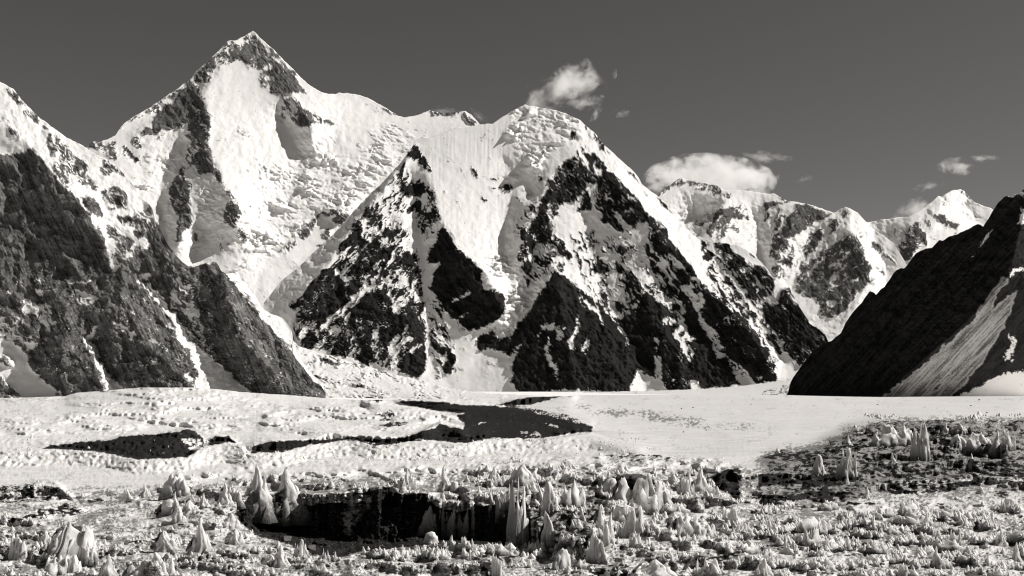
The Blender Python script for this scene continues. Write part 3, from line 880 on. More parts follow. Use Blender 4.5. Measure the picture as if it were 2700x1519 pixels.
# side glacier that comes down between the left flank and the pyramid
ICE2 = '''
U 1 560,840 1500,940 1500,1080 560,1080
'''
def side_base(U, V):
    vt = np.interp(U, [600, 700, 785, 850, 970, 1100, 1180, 1300, 1560], [800, 850, 905, 925, 955, 992, 1015, 1028, 1035])
    t = np.clip((1056 - V) / (1056 - vt), 0, 1)
    near = np.interp(U, [640, 1000, 1560], [4700, 4300, 3000])
    return (near + (7600 - near) * t ** 1.4).astype(np.float32)
mat_sideglacier = mountain_mat('side_glacier_surface', 0.10, 0.25, 60.0, 0.66)
mountain('side_glacier', 'crevassed side glacier flowing between the left flank and the pyramid', 700, 1560,
    [(700, 842), (760, 880), (785, 912), (850, 932), (970, 966), (1030, 985), (1100, 1000), (1180, 1022), (1240, 1032), (1300, 1038), (1400, 1042), (1560, 1048)],
    [(700, 1075), (1560, 1075)],
    side_base, [[(700, 1000, 0), (1500, 1060, 0)]],
    'I .5 430,1040 480,1020 540,1120 560,1190 480,1230 430,1230\nI .03 100,720 2400,1180 2400,1250 300,1230',
    mat_sideglacier, 600, ice_txt=ICE2, deg=-8.0, k_ice=6.0, k_snow=0.2, back=0.3, default=0.0)
def far_base(U, V):
    vt = np.interp(U, [1300, 1550, 1700, 1850, 1990, 2086, 2200], [1045, 1034, 1030, 1025, 1012, 1000, 1000])
    t = np.clip((1060 - V) / (1060 - vt), 0, 1)
    return (4400 + 2500 * t ** 1.3).astype(np.float32)
mountain('upper_glacier', 'smooth upper glacier at the foot of the pyramid beside the black ridge', 1300, 2200,
    [(1300, 1047), (1450, 1040), (1550, 1034), (1700, 1031), (1850, 1026), (1930, 1020), (1990, 1013), (2040, 1007), (2086, 1001), (2200, 1000)],
    [(1300, 1075), (2200, 1075)],
    far_base, [[(1300, 1060, 0), (2200, 1060, 0)]],
    'O .35 1560,1420 1900,1340 1900,1449 1500,1500', mat_sideglacier, 640, deg=-20.0, k_snow=0.12, back=0.3, default=0.01, jag=0.8)
# ------------------------------------------------------------------ glacier plain and foreground ice
def wp(u, Y):
    return (u - 1350.0) / F * Y

def zpix(v, Y):
    return EYE - (v - V0) * Y / F

ZL = []          # height lines over the plain: (u, v, metres)
def zline(pts):
    ZL.append([(float(a), float(b), float(c)) for a, b, c in pts])
def yline(pts):
    zline([(u, v, EYE - (v - V0) * Y / F) for u, v, Y in pts])
def crest(pts, foot=None, s=0.8, back=0.3, gap=5.0):
    """a crest (u, v) that stands over a foot line; the ground behind it lies at `back`"""
    top = []
    for k, p in enumerate(pts):
        vf = p[2] if len(p) > 2 else foot
        top.append((p[0], p[1], EYE * (vf - p[1]) / (vf - V0) * s))
    zline(top)
    zline([(a, b - gap, back) for a, b, c in top])
def ledge(pts, gap=4.0, back=None):
    zline(pts)
    zline([(a, b - gap, (c * .55 if back is None else back)) for a, b, c in pts])

SKY = [(-300, 1052), (0, 1050), (170, 1045), (200, 1036), (300, 1028), (370, 1022), (520, 1022), (580, 1027), (640, 1034), (779, 1043), (858, 1050), (960, 1056), (1000, 1054), (1300, 1050), (1450, 1046), (1550, 1042), (1700, 1041), (2000, 1041), (2086, 1042), (2110, 1043), (2250, 1046), (2325, 1047), (2700, 1044), (3000, 1040)]
yline([(u, v, 2400 if u < 700 else 2700) for u, v in SKY])
zline([(-300, 1110, 5), (0, 1100, 5), (250, 1086, 8), (450, 1080, 9), (700, 1085, 7), (880, 1105, 4), (1000, 1135, 2)])
zline([(-300, 1150, 1), (100, 1150, 1), (250, 1140, 1), (420, 1128, 1.5), (600, 1135, 1), (800, 1146, 1)])
ledge([(700, 1092, 8), (780, 1078, 9), (858, 1070, 9.5), (950, 1078, 8), (985, 1094, 6)], back=6)
ledge([(958, 1061, 12), (1030, 1068, 10), (1120, 1082, 8), (1170, 1092, 6.5), (1209, 1104, 5), (1224, 1120, 3)], back=3.5)
zline([(1000, 1140, 1.5), (1100, 1128, 2), (1160, 1112, 3), (1220, 1126, 2)])
ledge([(1048, 1062, 9), (1066, 1056, 11), (1120, 1058, 10), (1166, 1059, 10), (1250, 1066, 9), (1322, 1072, 9), (1429, 1093, 7), (1519, 1111, 5.5), (1562, 1126, 3.5)], back=4)
zline([(1240, 1100, 4), (1300, 1105, 4), (1400, 1118, 3.5), (1500, 1135, 2)])
ledge([(970, 1062, 11), (985, 1055, 14), (1010, 1061, 12)], back=5)
ledge([(1322, 1066, 10), (1350, 1057, 14), (1400, 1048, 17), (1451, 1042, 17)], back=3)
zline([(1368, 1068, 6), (1451, 1055, 8), (1519, 1044, 9)])
zline([(1600, 1075, 0), (2100, 1075, 1), (2700, 1070, 3)])
zline([(1650, 1110, 0), (1900, 1150, 0)])
ledge([(104, 1184, .6), (179, 1170, 2), (287, 1161, 3.6), (322, 1150, 5), (430, 1143, 6.6), (487, 1133, 8.2), (520, 1147, 6), (543, 1163, 3)], back=1)
zline([(172, 1180, .4), (229, 1187, .2), (287, 1190, .2), (362, 1206, 0), (430, 1204, 0), (490, 1199, 0)])
ledge([(548, 1162, 3), (580, 1149, 5), (605, 1155, 4.4), (632, 1172, 1.5)], back=1)
ledge([(664, 1184, 1.5), (715, 1163, 4.6), (780, 1162, 5), (851, 1159, 5.5), (940, 1151, 6.5), (1066, 1154, 6.5), (1116, 1136, 6.6), (1162, 1115, 7), (1223, 1128, 6.4)], back=2.6)
zline([(680, 1190, .6), (743, 1187, .6), (815, 1169, 2.6), (880, 1157, 4.5), (987, 1168, 3), (1223, 1162, 3.5), (1286, 1150, 4), (1393, 1149, 4), (1465, 1149, 3.5), (1550, 1138, 3)])
G4 = [(-300, 1195), (60, 1188), (172, 1184), (229, 1191), (287, 1194), (330, 1206), (362, 1212), (430, 1209), (494, 1204), (508, 1190), (540, 1173), (600, 1167), (640, 1178), (652, 1196), (664, 1197), (743, 1191), (815, 1173), (880, 1160), (940, 1163), (987, 1173), (1100, 1168), (1223, 1167), (1286, 1155), (1393, 1154), (1465, 1155), (1554, 1142), (1600, 1156), (1690, 1176)]
crest([(u, v, v + (52 if 505 < u < 655 else 40)) for u, v in G4], s=.62, back=.3, gap=4)
zline([(u, v + (54 if 505 < u < 655 else 41), 0) for u, v in G4])
ledge([(1570, 1122, 3), (1620, 1135, 2.4), (1660, 1155, 1.2)], back=1.5)
zline([(-300, 1262, 0), (0, 1262, 0), (300, 1262, 0), (640, 1230, 0)])
# hill of dirty ice on the right
ledge([(1930, 1232, .8), (1990, 1214, 1.6), (2011, 1208, 2), (2050, 1187, 3.6), (2090, 1188, 3.6), (2154, 1172, 5), (2200, 1150, 7.5), (2251, 1124, 11), (2322, 1105, 13.6), (2459, 1098, 14.6), (2681, 1101, 14.6), (3000, 1101, 14.6)], back=1.0, gap=4)
ledge([(2180, 1200, 5), (2260, 1190, 6.4), (2330, 1195, 6.4), (2420, 1205, 5.6)], back=4.6)
ledge([(2265, 1230, 3.6), (2330, 1216, 4.6), (2423, 1222, 4.6), (2500, 1216, 5), (2560, 1208, 5.4), (2640, 1215, 5)], back=3.4)
ledge([(2440, 1150, 9.6), (2520, 1160, 9), (2600, 1172, 8.4), (2690, 1168, 8.6)], back=7.6)
ledge([(1870, 1268, 1.8), (1890, 1245, 3), (1950, 1234, 3.4), (2000, 1246, 3), (2060, 1246, 3), (2140, 1252, 3)], back=1.4)
zline([(1900, 1292, .2), (1950, 1300, .2), (2000, 1286, .6), (2080, 1272, 1), (2200, 1276, .8)])
ledge([(1990, 1300, 1.6), (2011, 1280, 3), (2072, 1268, 3.4), (2094, 1268, 3.2), (2161, 1276, 2.6), (2195, 1284, 1.6)], back=1.0)
zline([(1990, 1316, .1), (2070, 1324, 0), (2118, 1318, 0), (2180, 1330, 0), (2220, 1318, 0)])
ledge([(2200, 1300, 1.5), (2272, 1273, 2.8), (2322, 1266, 3), (2423, 1266, 3), (2500, 1258, 3.2), (2560, 1248, 3.6), (2610, 1258, 3), (2700, 1272, 2.4), (2900, 1276, 2)], back=1.6)
zline([(2326, 1297, .2), (2394, 1304, .1), (2484, 1299, .1), (2595, 1275, .5), (2630, 1286, .4), (2700, 1297, .2), (2900, 1300, .2)])
# the pit
zline([(800, 1306, .3), (880, 1306, .3)]); zline([(810, 1320, .1), (885, 1316, .1)]); zline([(1150, 1300, .3), (1300, 1306, .3)])
zline([(618, 1351, 0), (640, 1342, 0), (700, 1326, 0), (745, 1329, 0), (800, 1332, 0), (850, 1330, 0), (905, 1322, .2), (925, 1300, 1.6), (945, 1292, 2.2), (1036, 1284, 2.6), (1056, 1300, 1.4), (1130, 1300, 1.2), (1160, 1325, .2), (1220, 1338, 0), (1290, 1335, 0), (1325, 1322, .8)])
zline([(880, 1314, .2), (915, 1292, .4), (945, 1285, .5), (1036, 1277, .6), (1060, 1292, .4), (1130, 1292, .4)])
zline([(628, 1362, -2), (645, 1372, -4.5), (700, 1392, -7.5), (800, 1408, -9), (900, 1422, -9.4), (1000, 1430, -9.2), (1150, 1422, -8.8), (1280, 1418, -8.4), (1330, 1425, -7)])
zline([(628, 1368, -3), (645, 1386, -5), (690, 1410, -8), (760, 1434, -9.2), (830, 1450, -9.2), (900, 1460, -9.2), (985, 1443, -9.2), (1050, 1435, -9.2), (1120, 1425, -8.8), (1270, 1424, -8.4), (1330, 1434, -7), (1400, 1440, -4.5), (1470, 1452, -2.5)])
zline([(612, 1356, .3), (624, 1372, .3), (641, 1391, .4), (687, 1417, .5), (758, 1441, .5), (830, 1457, .4), (900, 1467, .4), (985, 1450, .8), (1050, 1442, 1), (1120, 1432, 1.6), (1270, 1431, 1.9), (1400, 1434, 2.0), (1480, 1447, 1.8), (1535, 1471, 1.4)])
zline([(1546, 1480, .3), (1550, 1519, 0), (1555, 1560, 0)])
zline([(1530, 1484, 1.2), (1534, 1519, .8), (1538, 1560, .4)])
# grooved slope right of the pit
ledge([(1318, 1318, 1.2), (1345, 1296, 2.6), (1400, 1288, 3), (1470, 1296, 3), (1540, 1304, 2.8), (1590, 1325, 2.2)], back=.5)
zline([(1350, 1440, -6), (1400, 1446, -4), (1470, 1458, -2), (1560, 1474, -.6)])
# bright cluster, dark faced wall, rows of teeth
crest([(1572, 1400, 1470), (1580, 1345, 1450), (1600, 1328, 1425), (1640, 1318, 1416), (1665, 1328, 1412), (1690, 1350, 1410), (1702, 1385, 1412)], s=.85)
zline([(1568, 1472, 0), (1590, 1440, 0), (1610, 1418, 0), (1660, 1418, 0), (1706, 1412, 0)])
crest([(1600, 1266, 1300), (1615, 1256, 1302), (1650, 1250, 1318), (1690, 1248, 1344), (1720, 1258, 1348), (1750, 1280, 1340), (1772, 1300, 1325)], s=.92)
zline([(1604, 1302, 0), (1650, 1320, -.6), (1690, 1346, -.8), (1735, 1350, -.6), (1775, 1328, 0)])
crest([(1735, 1375, 1410), (1780, 1353, 1412), (1830, 1357, 1410), (1890, 1364, 1408), (1925, 1385, 1412)], s=.8)
zline([(1735, 1414, 0), (1780, 1416, 0), (1890, 1412, 0), (1930, 1414, 0)])
crest([(1780, 1300, 1312), (1800, 1262, 1310), (1835, 1262, 1308), (1880, 1290, 1312)], s=.7)
crest([(1790, 1318, 1345), (1850, 1308, 1345), (1920, 1318, 1350), (1965, 1335, 1356)], s=.7)
crest([(1450, 1246, 1268), (1520, 1240, 1266), (1580, 1252, 1272)], s=.6)
crest([(1655, 1548, 1590), (1675, 1505, 1580), (1700, 1480, 1575), (1730, 1472, 1570), (1765, 1478, 1570), (1800, 1500, 1575), (1825, 1548, 1590)], s=.8)
crest([(1815, 1490, 1510), (1850, 1456, 1506), (1900, 1460, 1500), (1960, 1464, 1496), (2020, 1482, 1502)], s=.9)
zline([(1825, 1512, 0), (1900, 1504, 0), (2020, 1506, 0)])
crest([(1600, 1437, 1452), (1700, 1430, 1450), (1800, 1436, 1452), (1900, 1432, 1450)], s=.5)
# left side
crest([(4, 1308, 1340), (54, 1284, 1345), (97, 1278, 1345), (161, 1283, 1350), (186, 1305, 1352), (215, 1340, 1362)], s=.6)
zline([(28, 1314, 1.5), (62, 1310, 1.6), (118, 1292, 1.9)]); zline([(28, 1323, .6), (66, 1319, .8), (122, 1300, 1.2)])
ledge([(10, 1372, .8), (72, 1350, 1.7), (143, 1329, 2.2), (186, 1324, 2), (222, 1344, 1)], back=1.2)
zline([(20, 1386, 0), (72, 1380, .2), (150, 1358, .5), (225, 1358, .2)])
crest([(-20, 1385, 1440), (40, 1402, 1450), (62, 1400, 1460), (100, 1415, 1460), (118, 1397, 1450), (140, 1412, 1480)], s=.5)
crest([(150, 1415, 1500), (158, 1397, 1500), (188, 1381, 1508), (215, 1385, 1508), (240, 1410, 1505), (270, 1440, 1505), (300, 1466, 1510)], s=.72)
zline([(60, 1478, 0), (140, 1512, 0), (190, 1528, 0), (260, 1512, 0), (320, 1508, 0)])
crest([(340, 1520, 1560), (352, 1486, 1560), (372, 1476, 1560), (402, 1478, 1560), (424, 1498, 1560)], s=.8)
crest([(432, 1490, 1560), (442, 1462, 1560), (462, 1478, 1560), (484, 1520, 1565)], s=.8)
crest([(268, 1510, 1560), (287, 1464, 1555), (308, 1488, 1555), (330, 1530, 1570)], s=.8)
crest([(422, 1352, 1372), (442, 1320, 1372), (500, 1316, 1374), (560, 1330, 1374), (610, 1334, 1374), (640, 1352, 1378)], s=.7)
crest([(592, 1380, 1410), (612, 1356, 1410), (640, 1366, 1412), (655, 1392, 1420)], s=.8)
crest([(596, 1425, 1450), (618, 1398, 1450), (650, 1412, 1452)], s=.7)
crest([(505, 1448, 1470), (530, 1412, 1465), (552, 1440, 1472)], s=.7)
crest([(412, 1448, 1455), (430, 1402, 1452), (455, 1425, 1456), (482, 1448, 1458)], s=.8)
crest([(560, 1290, 1322), (600, 1282, 1322), (640, 1290, 1330)], s=.6)
crest([(425, 1290, 1306), (470, 1252, 1300), (500, 1280, 1306)], s=.7)
crest([(1010, 1270, 1290), (1060, 1250, 1292), (1110, 1280, 1294)], s=.7)
crest([(640, 1318, 1350), (665, 1290, 1345), (690, 1282, 1335), (720, 1312, 1332), (742, 1290, 1330), (765, 1284, 1335), (800, 1318, 1338)], s=.8)
crest([(700, 1500, 1540), (740, 1458, 1530), (790, 1486, 1530), (840, 1500, 1535)], s=.6)
crest([(930, 1500, 1530), (1000, 1480, 1525), (1100, 1490, 1530), (1200, 1478, 1525), (1290, 1490, 1530)], s=.5)
zline([(-300, 1570, 0), (500, 1570, 0), (1500, 1570, 0), (3000, 1570, 0)])
zline([(2100, 1352, .2), (2170, 1350, .2)])
for k_ in range(46):                         # small swells of the rough field on the right
    u_ = rng.uniform(1700, 2800); v_ = rng.uniform(1365, 1510); w_ = rng.uniform(18, 60)
    crest([(u_ - w_, v_ + 6, v_ + 22), (u_ - w_ * .3, v_, v_ + 24), (u_ + w_ * .4, v_ + 1, v_ + 24), (u_ + w_, v_ + 8, v_ + 22)], s=.55)
for k_ in range(16):
    u_ = rng.uniform(230, 1200); v_ = rng.uniform(1468, 1512); w_ = rng.uniform(14, 40)
    crest([(u_ - w_, v_ + 6, v_ + 22), (u_, v_, v_ + 24), (u_ + w_, v_ + 8, v_ + 22)], s=.55)

UST, VST = 2.2, 1.55
gu = np.arange(-220, 2925, UST, dtype=np.float32)
top_v = np.interp(gu, [a for a, b in SKY], [b for a, b in SKY]) + fbm(gu / 20, gu * 0, 3, 801) * .9 * sstep(1500, 1350, gu)
NR = int((1562 - 1022) / VST)
tt_ = np.linspace(0, 1, NR)[None, :]
VG = (1562.0 + (top_v[:, None] - 1562.0) * tt_).astype(np.float32)          # (cols, rows): near to far
UG = np.broadcast_to(gu[:, None], VG.shape).astype(np.float32)
LS = 3.0
zg = laplace(3300, 560, LS, -300, 1015, ZL, 170)
wu_ = fbm(UG / 17, VG / 13, 3, 803, .6) * 4.5 * sstep(1150, 1300, VG); wv_ = fbm(UG / 12, VG / 14, 3, 807, .65) * 3.6 * sstep(1100, 1300, VG) + fbm(UG / 34, VG / 60, 3, 808, .6) * 13 * np.exp(-(((UG - 960) / 370) ** 2 + ((VG - 1325) / 45) ** 2) ** 2)
Z0 = bilin(zg, (UG + wu_ + 300) / LS + 1, (VG + wv_ - 1015) / LS + 1)
# rough ice: how far each seen point stands up from its own foot, in rows
edge = np.interp(UG, [-400, 0, 150, 270, 420, 500, 640, 1000, 1250, 1600, 1900, 2200, 2350, 2700, 3000], [1300, 1285, 1268, 1310, 1290, 1256, 1240, 1240, 1222, 1208, 1216, 1330, 1340, 1330, 1330])
F2 = sstep(-8, 30, VG - edge + fbm(UG / 40, VG / 20, 3, 852) * 22)
for (cu, cv, ru, rv, kk) in ((360, 1365, 190, 58, .72), (960, 1385, 370, 62, .8), (2140, 1352, 90, 20, .92), (1450, 1390, 150, 70, .55), (1720, 1498, 130, 22, .4), (120, 1330, 190, 44, .6)):
    F2 = F2 * (1 - kk * np.exp(-(((UG - cu) / ru) ** 2 + ((VG - cv) / rv) ** 2) ** 2))
F2 = F2 * (.42 + .72 * sstep(-.35, .3, fbm(UG / 120, VG / 26, 3, 853)))
hill = np.clip(sstep(1880, 1990, UG) * sstep(1110, 1125, VG) * sstep(1345, 1320, VG) * sstep(0, 25, VG - np.interp(UG, [1880, 2011, 2154, 2251, 2322, 3000], [1240, 1208, 1172, 1124, 1105, 1100])), 0, 1)
bandm = sstep(1142, 1165, VG) * sstep(1246, 1226, VG) * sstep(1800, 1650, UG)
leftg = sstep(1300, 1150, UG) * sstep(1160, 1140, VG)
wz = fbm(UG / 50, VG / 36, 3, 809) * 16
L = F2 * (ridged((UG + wz + VG * 1.1) / 84, (VG + wz * .6) / 46, 2, 811) * 24
          + ridged((UG + wz) / 25, (VG + wu_) / 21, 2, 813) * 7.5
          + ridged((UG + wu_ * 2) / 11, VG / 11.5, 2, 815) * 3.8
          + ridged(UG / 5.2, VG / 7.0, 2, 817, .6) * 2.0)
L = L + hill * (ridged((UG + wz * 1.5) / 55, VG / 20, 3, 821, .6) * 8 + ridged(UG / 9, VG / 6, 3, 823, .65) * 3.0)
L = L + bandm * (ridged((UG + wz) / 19 + VG / 60, VG / 19, 4, 825, .68) * 4.6)
L = L + leftg * (.35 + 1.3 * sstep(-.4, .5, fbm(UG / 120, VG / 24, 2, 826))) * (ridged((UG + wz * 2) / 40 + VG / 34, VG / 10, 5, 827, .7) * 4.0 + (.5 + fbm(UG / 7, VG / 3.6, 4, 828, .75)) * 1.8)
L = L + (1 - F2) * (1 - bandm) * (1 - leftg) * sstep(1045, 1090, VG) * ridged(UG / 12, VG / 4.5, 3, 829, .6) * sstep(1700, 1500, UG) * 1.6
L = L + fbm(UG / 90, VG / 14, 4, 831, .6) * sstep(1500, 1700, UG) * sstep(1200, 1180, VG) * sstep(1044, 1060, VG) * 1.6
pitm = poly_mask(UG, VG, [(618, 1351), (640, 1342), (745, 1329), (905, 1322), (945, 1292), (1036, 1284), (1130, 1300), (1220, 1338), (1325, 1330), (1335, 1440), (1270, 1428), (1050, 1438), (900, 1462), (760, 1436), (690, 1412)])
flut = ridged(UG / 16 + VG / 90, VG / 130, 3, 833, .6)
L = L + pitm * flut * 7 + box(pitm.astype(np.float32), 2) * ridged(UG / 7, VG / 6, 2, 835) * 2
slope_m = poly_mask(UG, VG, [(1325, 1320), (1400, 1290), (1540, 1304), (1600, 1335), (1575, 1400), (1560, 1478), (1470, 1460), (1335, 1445)])
aa = UG * math.cos(math.radians(-58)) + VG * math.sin(math.radians(-58)); bb_ = -UG * math.sin(math.radians(-58)) + VG * math.cos(math.radians(-58))
L = L + box(slope_m.astype(np.float32), 4) * (ridged(bb_ / 34, aa / 170, 3, 837, .6) * 26 + ridged(bb_ / 9, aa / 40, 3, 839, .6) * 5)
dirtsoft = 1.0
den = VG + L - V0
YG = (EYE - Z0) * F / den
YG = np.maximum.accumulate(YG + np.arange(NR)[None, :] * 0.004, axis=1).astype(np.float32)
YG = np.apply_along_axis(lambda c: np.convolve(np.pad(c, 2, mode='edge'), np.array([.1, .22, .36, .22, .1]), 'valid'), 0, YG)
YG = np.apply_along_axis(lambda c: np.convolve(np.pad(c, 1, mode='edge'), np.array([.2, .6, .2]), 'valid'), 1, YG)
sm_ = sstep(1500, 1640, UG) * sstep(1200, 1180, VG) * sstep(1046, 1052, VG) * (1 - hill)
YG = YG * (1 - sm_) + sm_ * box(box(YG, 7), 5)
near_ = sstep(1110, 1200, VG)
rel_ = ridged(UG / 19 + fbm(UG / 30, VG / 30, 2, 841), VG / 26, 3, 843, .6) * 9 + ridged(UG / 6.5, VG / 7.5, 3, 845, .65) * 3.6 + fbm(UG / 3.2, VG / 3.2, 2, 847) * .9
YG = YG - (rel_ - 6) * YG / F * (.12 + .88 * near_) * (1 + 1.5 * F2)
YG = np.maximum(YG, 20).astype(np.float32)
XG = (gu[:, None] - 1350.0) / F * YG
ZG = (EYE + (V0 - VG) / F * YG).astype(np.float32)

DIRT_SHADE = '''
T .34 0,720 100,580 440,500 640,400 900,310 1280,300 1954,300 1954,760 1400,760 900,830 560,900 300,880 0,830
Q .97 290,512 360,490 500,475 600,460 800,450 850,430 900,420 1200,400 1320,385 1360,368 1430,380 1500,440 1500,490 1480,510 1400,560 1380,572 1180,585 1010,592 900,570 800,545 640,530 480,512
Q .3 1330,440 1500,440 1500,510 1400,520
Q .95 1530,445 1600,420 1680,420 1740,465 1640,475 1530,490
R .97 175,545 180,495 320,455 520,450 700,445 950,422 1100,440 1300,430 1440,380 1520,360 1570,325 1640,355 1740,362 1954,400 1954,435 1750,470 1400,440 1250,475 1080,490 950,455 850,450 600,485 400,535
R .5 950,425 1090,440 1080,490 1030,470
R .97 1250,172 1300,155 1430,160 1500,172 1580,163 1700,188 1954,195 1954,420 1740,362 1740,320 1700,290 1680,265 1760,250 1600,240 1500,225 1400,205
R .9 1070,157 1100,148 1160,170 1100,162
R .8 1100,345 1220,310 1330,320 1280,350 1180,345
R .5 1100,260 1200,220 1240,300 1130,310
S .97 0,187 200,200 330,210 500,260 650,290 750,312 870,350 860,385 700,400 500,435 400,435 150,430 0,445
S 0.1 20,325 90,313 80,320 30,335
S 0.2 515,325 620,340 615,360 560,345
S .6 330,380 480,390 500,425 380,420
S .6 200,190 350,200 540,235 700,270 800,320 870,350 800,340 640,290 480,258 330,212
S .97 100,185 210,180 300,150 420,130 560,85 760,88 700,102 560,150 420,185 330,192
S .3 950,555 1400,555 1500,580 1300,605 1000,600
S .93 1740,740 1800,680 1954,650 1954,900 1880,850 1780,800
T .93 0,700 200,690 260,740 200,760 400,700 740,690 760,740 560,790 330,770 120,780 0,790
T .9 0,850 200,850 330,840 500,790 560,880 500,920 330,880 240,910 0,875
T .9 910,820 1200,820 1400,770 1660,735 1650,765 1350,830 1000,845
T .8 1500,640 1700,650 1954,720 1954,745 1700,710 1500,690
T .75 180,520 400,560 460,520 640,480 780,470 760,520 540,560 380,620 200,600 30,580
T .8 1250,330 1380,340 1400,420 1330,480 1260,420
T .7 720,560 860,600 1180,720 1100,740 880,700 760,680
T .6 1330,560 1500,560 1560,680 1380,700 1200,720 1000,700 1250,640
T .7 1690,610 1954,650 1954,690 1730,640
T .75 1740,820 1850,830 1840,880 1740,860
T .5 640,900 860,905 860,925 640,925
T .5 1300,900 1500,970 1480,990 1300,930
Q .9 85,880 170,865 330,815 320,850 180,890 90,905
Q .72 40,1040 200,1000 380,950 500,915 600,960 560,1000 430,990 280,1010 190,1050 60,1060
Q .8 640,890 720,875 760,890 740,910 650,905
Q .8 1120,990 1200,900 1290,880 1280,1000 1200,1010
Q .45 0,830 250,770 480,810 530,880 300,900 0,940
Q .45 940,1200 1200,1150 1200,1180 950,1205
Q .9 270,1240 300,1200 380,1190 360,1230
R .98 50,990 190,820 250,900 330,900 360,830 430,790 480,960 560,930 850,905 930,840 1220,790 1270,850 1440,835 1540,940 1700,980 1900,930 2200,900 2230,1200 1860,1220 1400,1220 1250,1240 1080,1270 1000,1260 830,1310 640,1290 400,1200 200,1150 100,1060
R .2 850,880 960,850 1060,850 1040,960 950,1050 900,1150 860,1140 830,1060
S .97 0,900 130,950 200,980 215,1150 330,1230 160,1210 0,1190
S .5 330,950 500,920 700,900 860,860 1030,870 880,1000 830,1220 640,1240 430,1240 250,1180 300,1000
S .9 1070,730 1200,740 1240,800 1180,830 1100,830
S .85 1150,900 1300,870 1400,900 1300,970 1200,960
S .8 820,850 960,870 940,920 820,880
S .7 1600,1290 1740,1310 1900,1280 1850,1330 1680,1380
S .5 830,1370 1100,1370 1230,1380 1150,1449 850,1449
S .8 20,1330 120,1330 130,1449 60,1449
S .75 210,1300 310,1300 250,1370
'''
DUST = '''
U .66 0,1300 300,1290 700,1270 1250,1250 2700,1240 2700,1519 0,1519
S .75 600,205 900,222 1200,228 1500,275 1750,318 2100,350 2100,368 1700,340 1450,308 1150,262 900,240
S .6 1060,370 1100,400 1200,415 1120,430
T 1.0 0,560 250,510 440,480 600,400 740,340 900,290 1250,300 1420,290 1900,300 1954,290 1954,760 1700,700 1400,740 1100,740 900,830 560,900 300,880 0,900
S .5 1740,640 1954,620 1954,920 1860,880
T .3 560,900 1954,800 1954,1000 1400,1050 900,1060 500,1000
S .35 800,900 1954,900 1954,1200 1300,1300 800,1340
Q .3 0,780 560,840 640,960 500,1060 0,1080
Q .4 900,900 1700,940 1800,1200 1200,1260 880,1160
R .5 560,850 900,840 860,920 540,930
R .5 1430,840 1700,850 1954,900 1800,960 1500,950
R .4 60,1100 360,1190 300,1449 80,1449
S .5 1300,1320 1600,1290 1954,1330 1954,1449 1640,1449
T .35 0,1250 1954,1200 1954,1449 0,1449
S 1.0 330,950 500,920 700,900 860,860 1030,870 880,1000 830,1220 640,1240 430,1240 250,1180 300,1000
S .25 0,600 1700,560 1700,640 0,760
'''
pxw = UG + fbm(UG / 18, VG / 10, 3, 901) * 5; pyw = VG + fbm(UG / 18, VG / 10, 3, 905) * 3
DD = np.full(UG.shape, 0.0, np.float32)
for d, pts in parse(DIRT_SHADE):  # moraine and debris; the pit's back wall has its shade painted in too
    DD[poly_mask(pxw, pyw, pts)] = float(d)
DD = 0.8 * DD + 0.2 * box(DD, 2)
NG = std_n(fbm(XG / 3.0, YG / 5.0, 4, 911, 0.65) + fbm(UG / 22, VG / 9, 3, 915) * 0.8)
DE = np.where(DD > .85, .85 + (DD - .85) * 1.6, DD)
dirt_shade = np.clip((DE - NG) * 8 + 0.5, 0, 1) * (DD > 0.03)
DU = np.zeros(UG.shape, np.float32)
for d, pts in parse(DUST):
    DU[poly_mask(pxw, pyw, pts)] = float(d)
DU = box(DU, 8)
NU = std_n(fbm(UG / 9, VG / 5, 4, 921, 0.7) + fbm(UG / 50, VG / 18, 3, 925) * .7 )
dust_shade = np.clip((DU - NU) * 3 + 0.5, 0, 1)
# hollows are dirtier, with gap shade painted in as well; crests stay clean
conc = (box(L, 6) - L)
loc = np.clip(F2 + hill, 0, 1)
spk = sstep(.1, 1.0, fbm(UG / 4.2, VG / 2.6, 3, 931, .75) + .25)
dust_shade = np.clip(dust_shade + loc * (sstep(0.0, 4.5, conc) * 0.6 + spk * (.22 + .4 * sstep(-2, 3, conc))), 0, 1)
dust_shade = np.clip(dust_shade + (1 - loc) * spk * .16 * sstep(1350, 1100, UG), 0, 1)

flow = .5 + .5 * fbm(UG / 260 + VG / 90, (VG - UG * .03) / 9, 3, 941)
smooth_tone = sstep(1330, 1480, UG) * sstep(1215, 1195, VG) * (.10 + .16 * flow) + sstep(1150, 1300, VG) * .10
dust_shade = np.clip(np.maximum(dust_shade, smooth_tone), 0, 1)

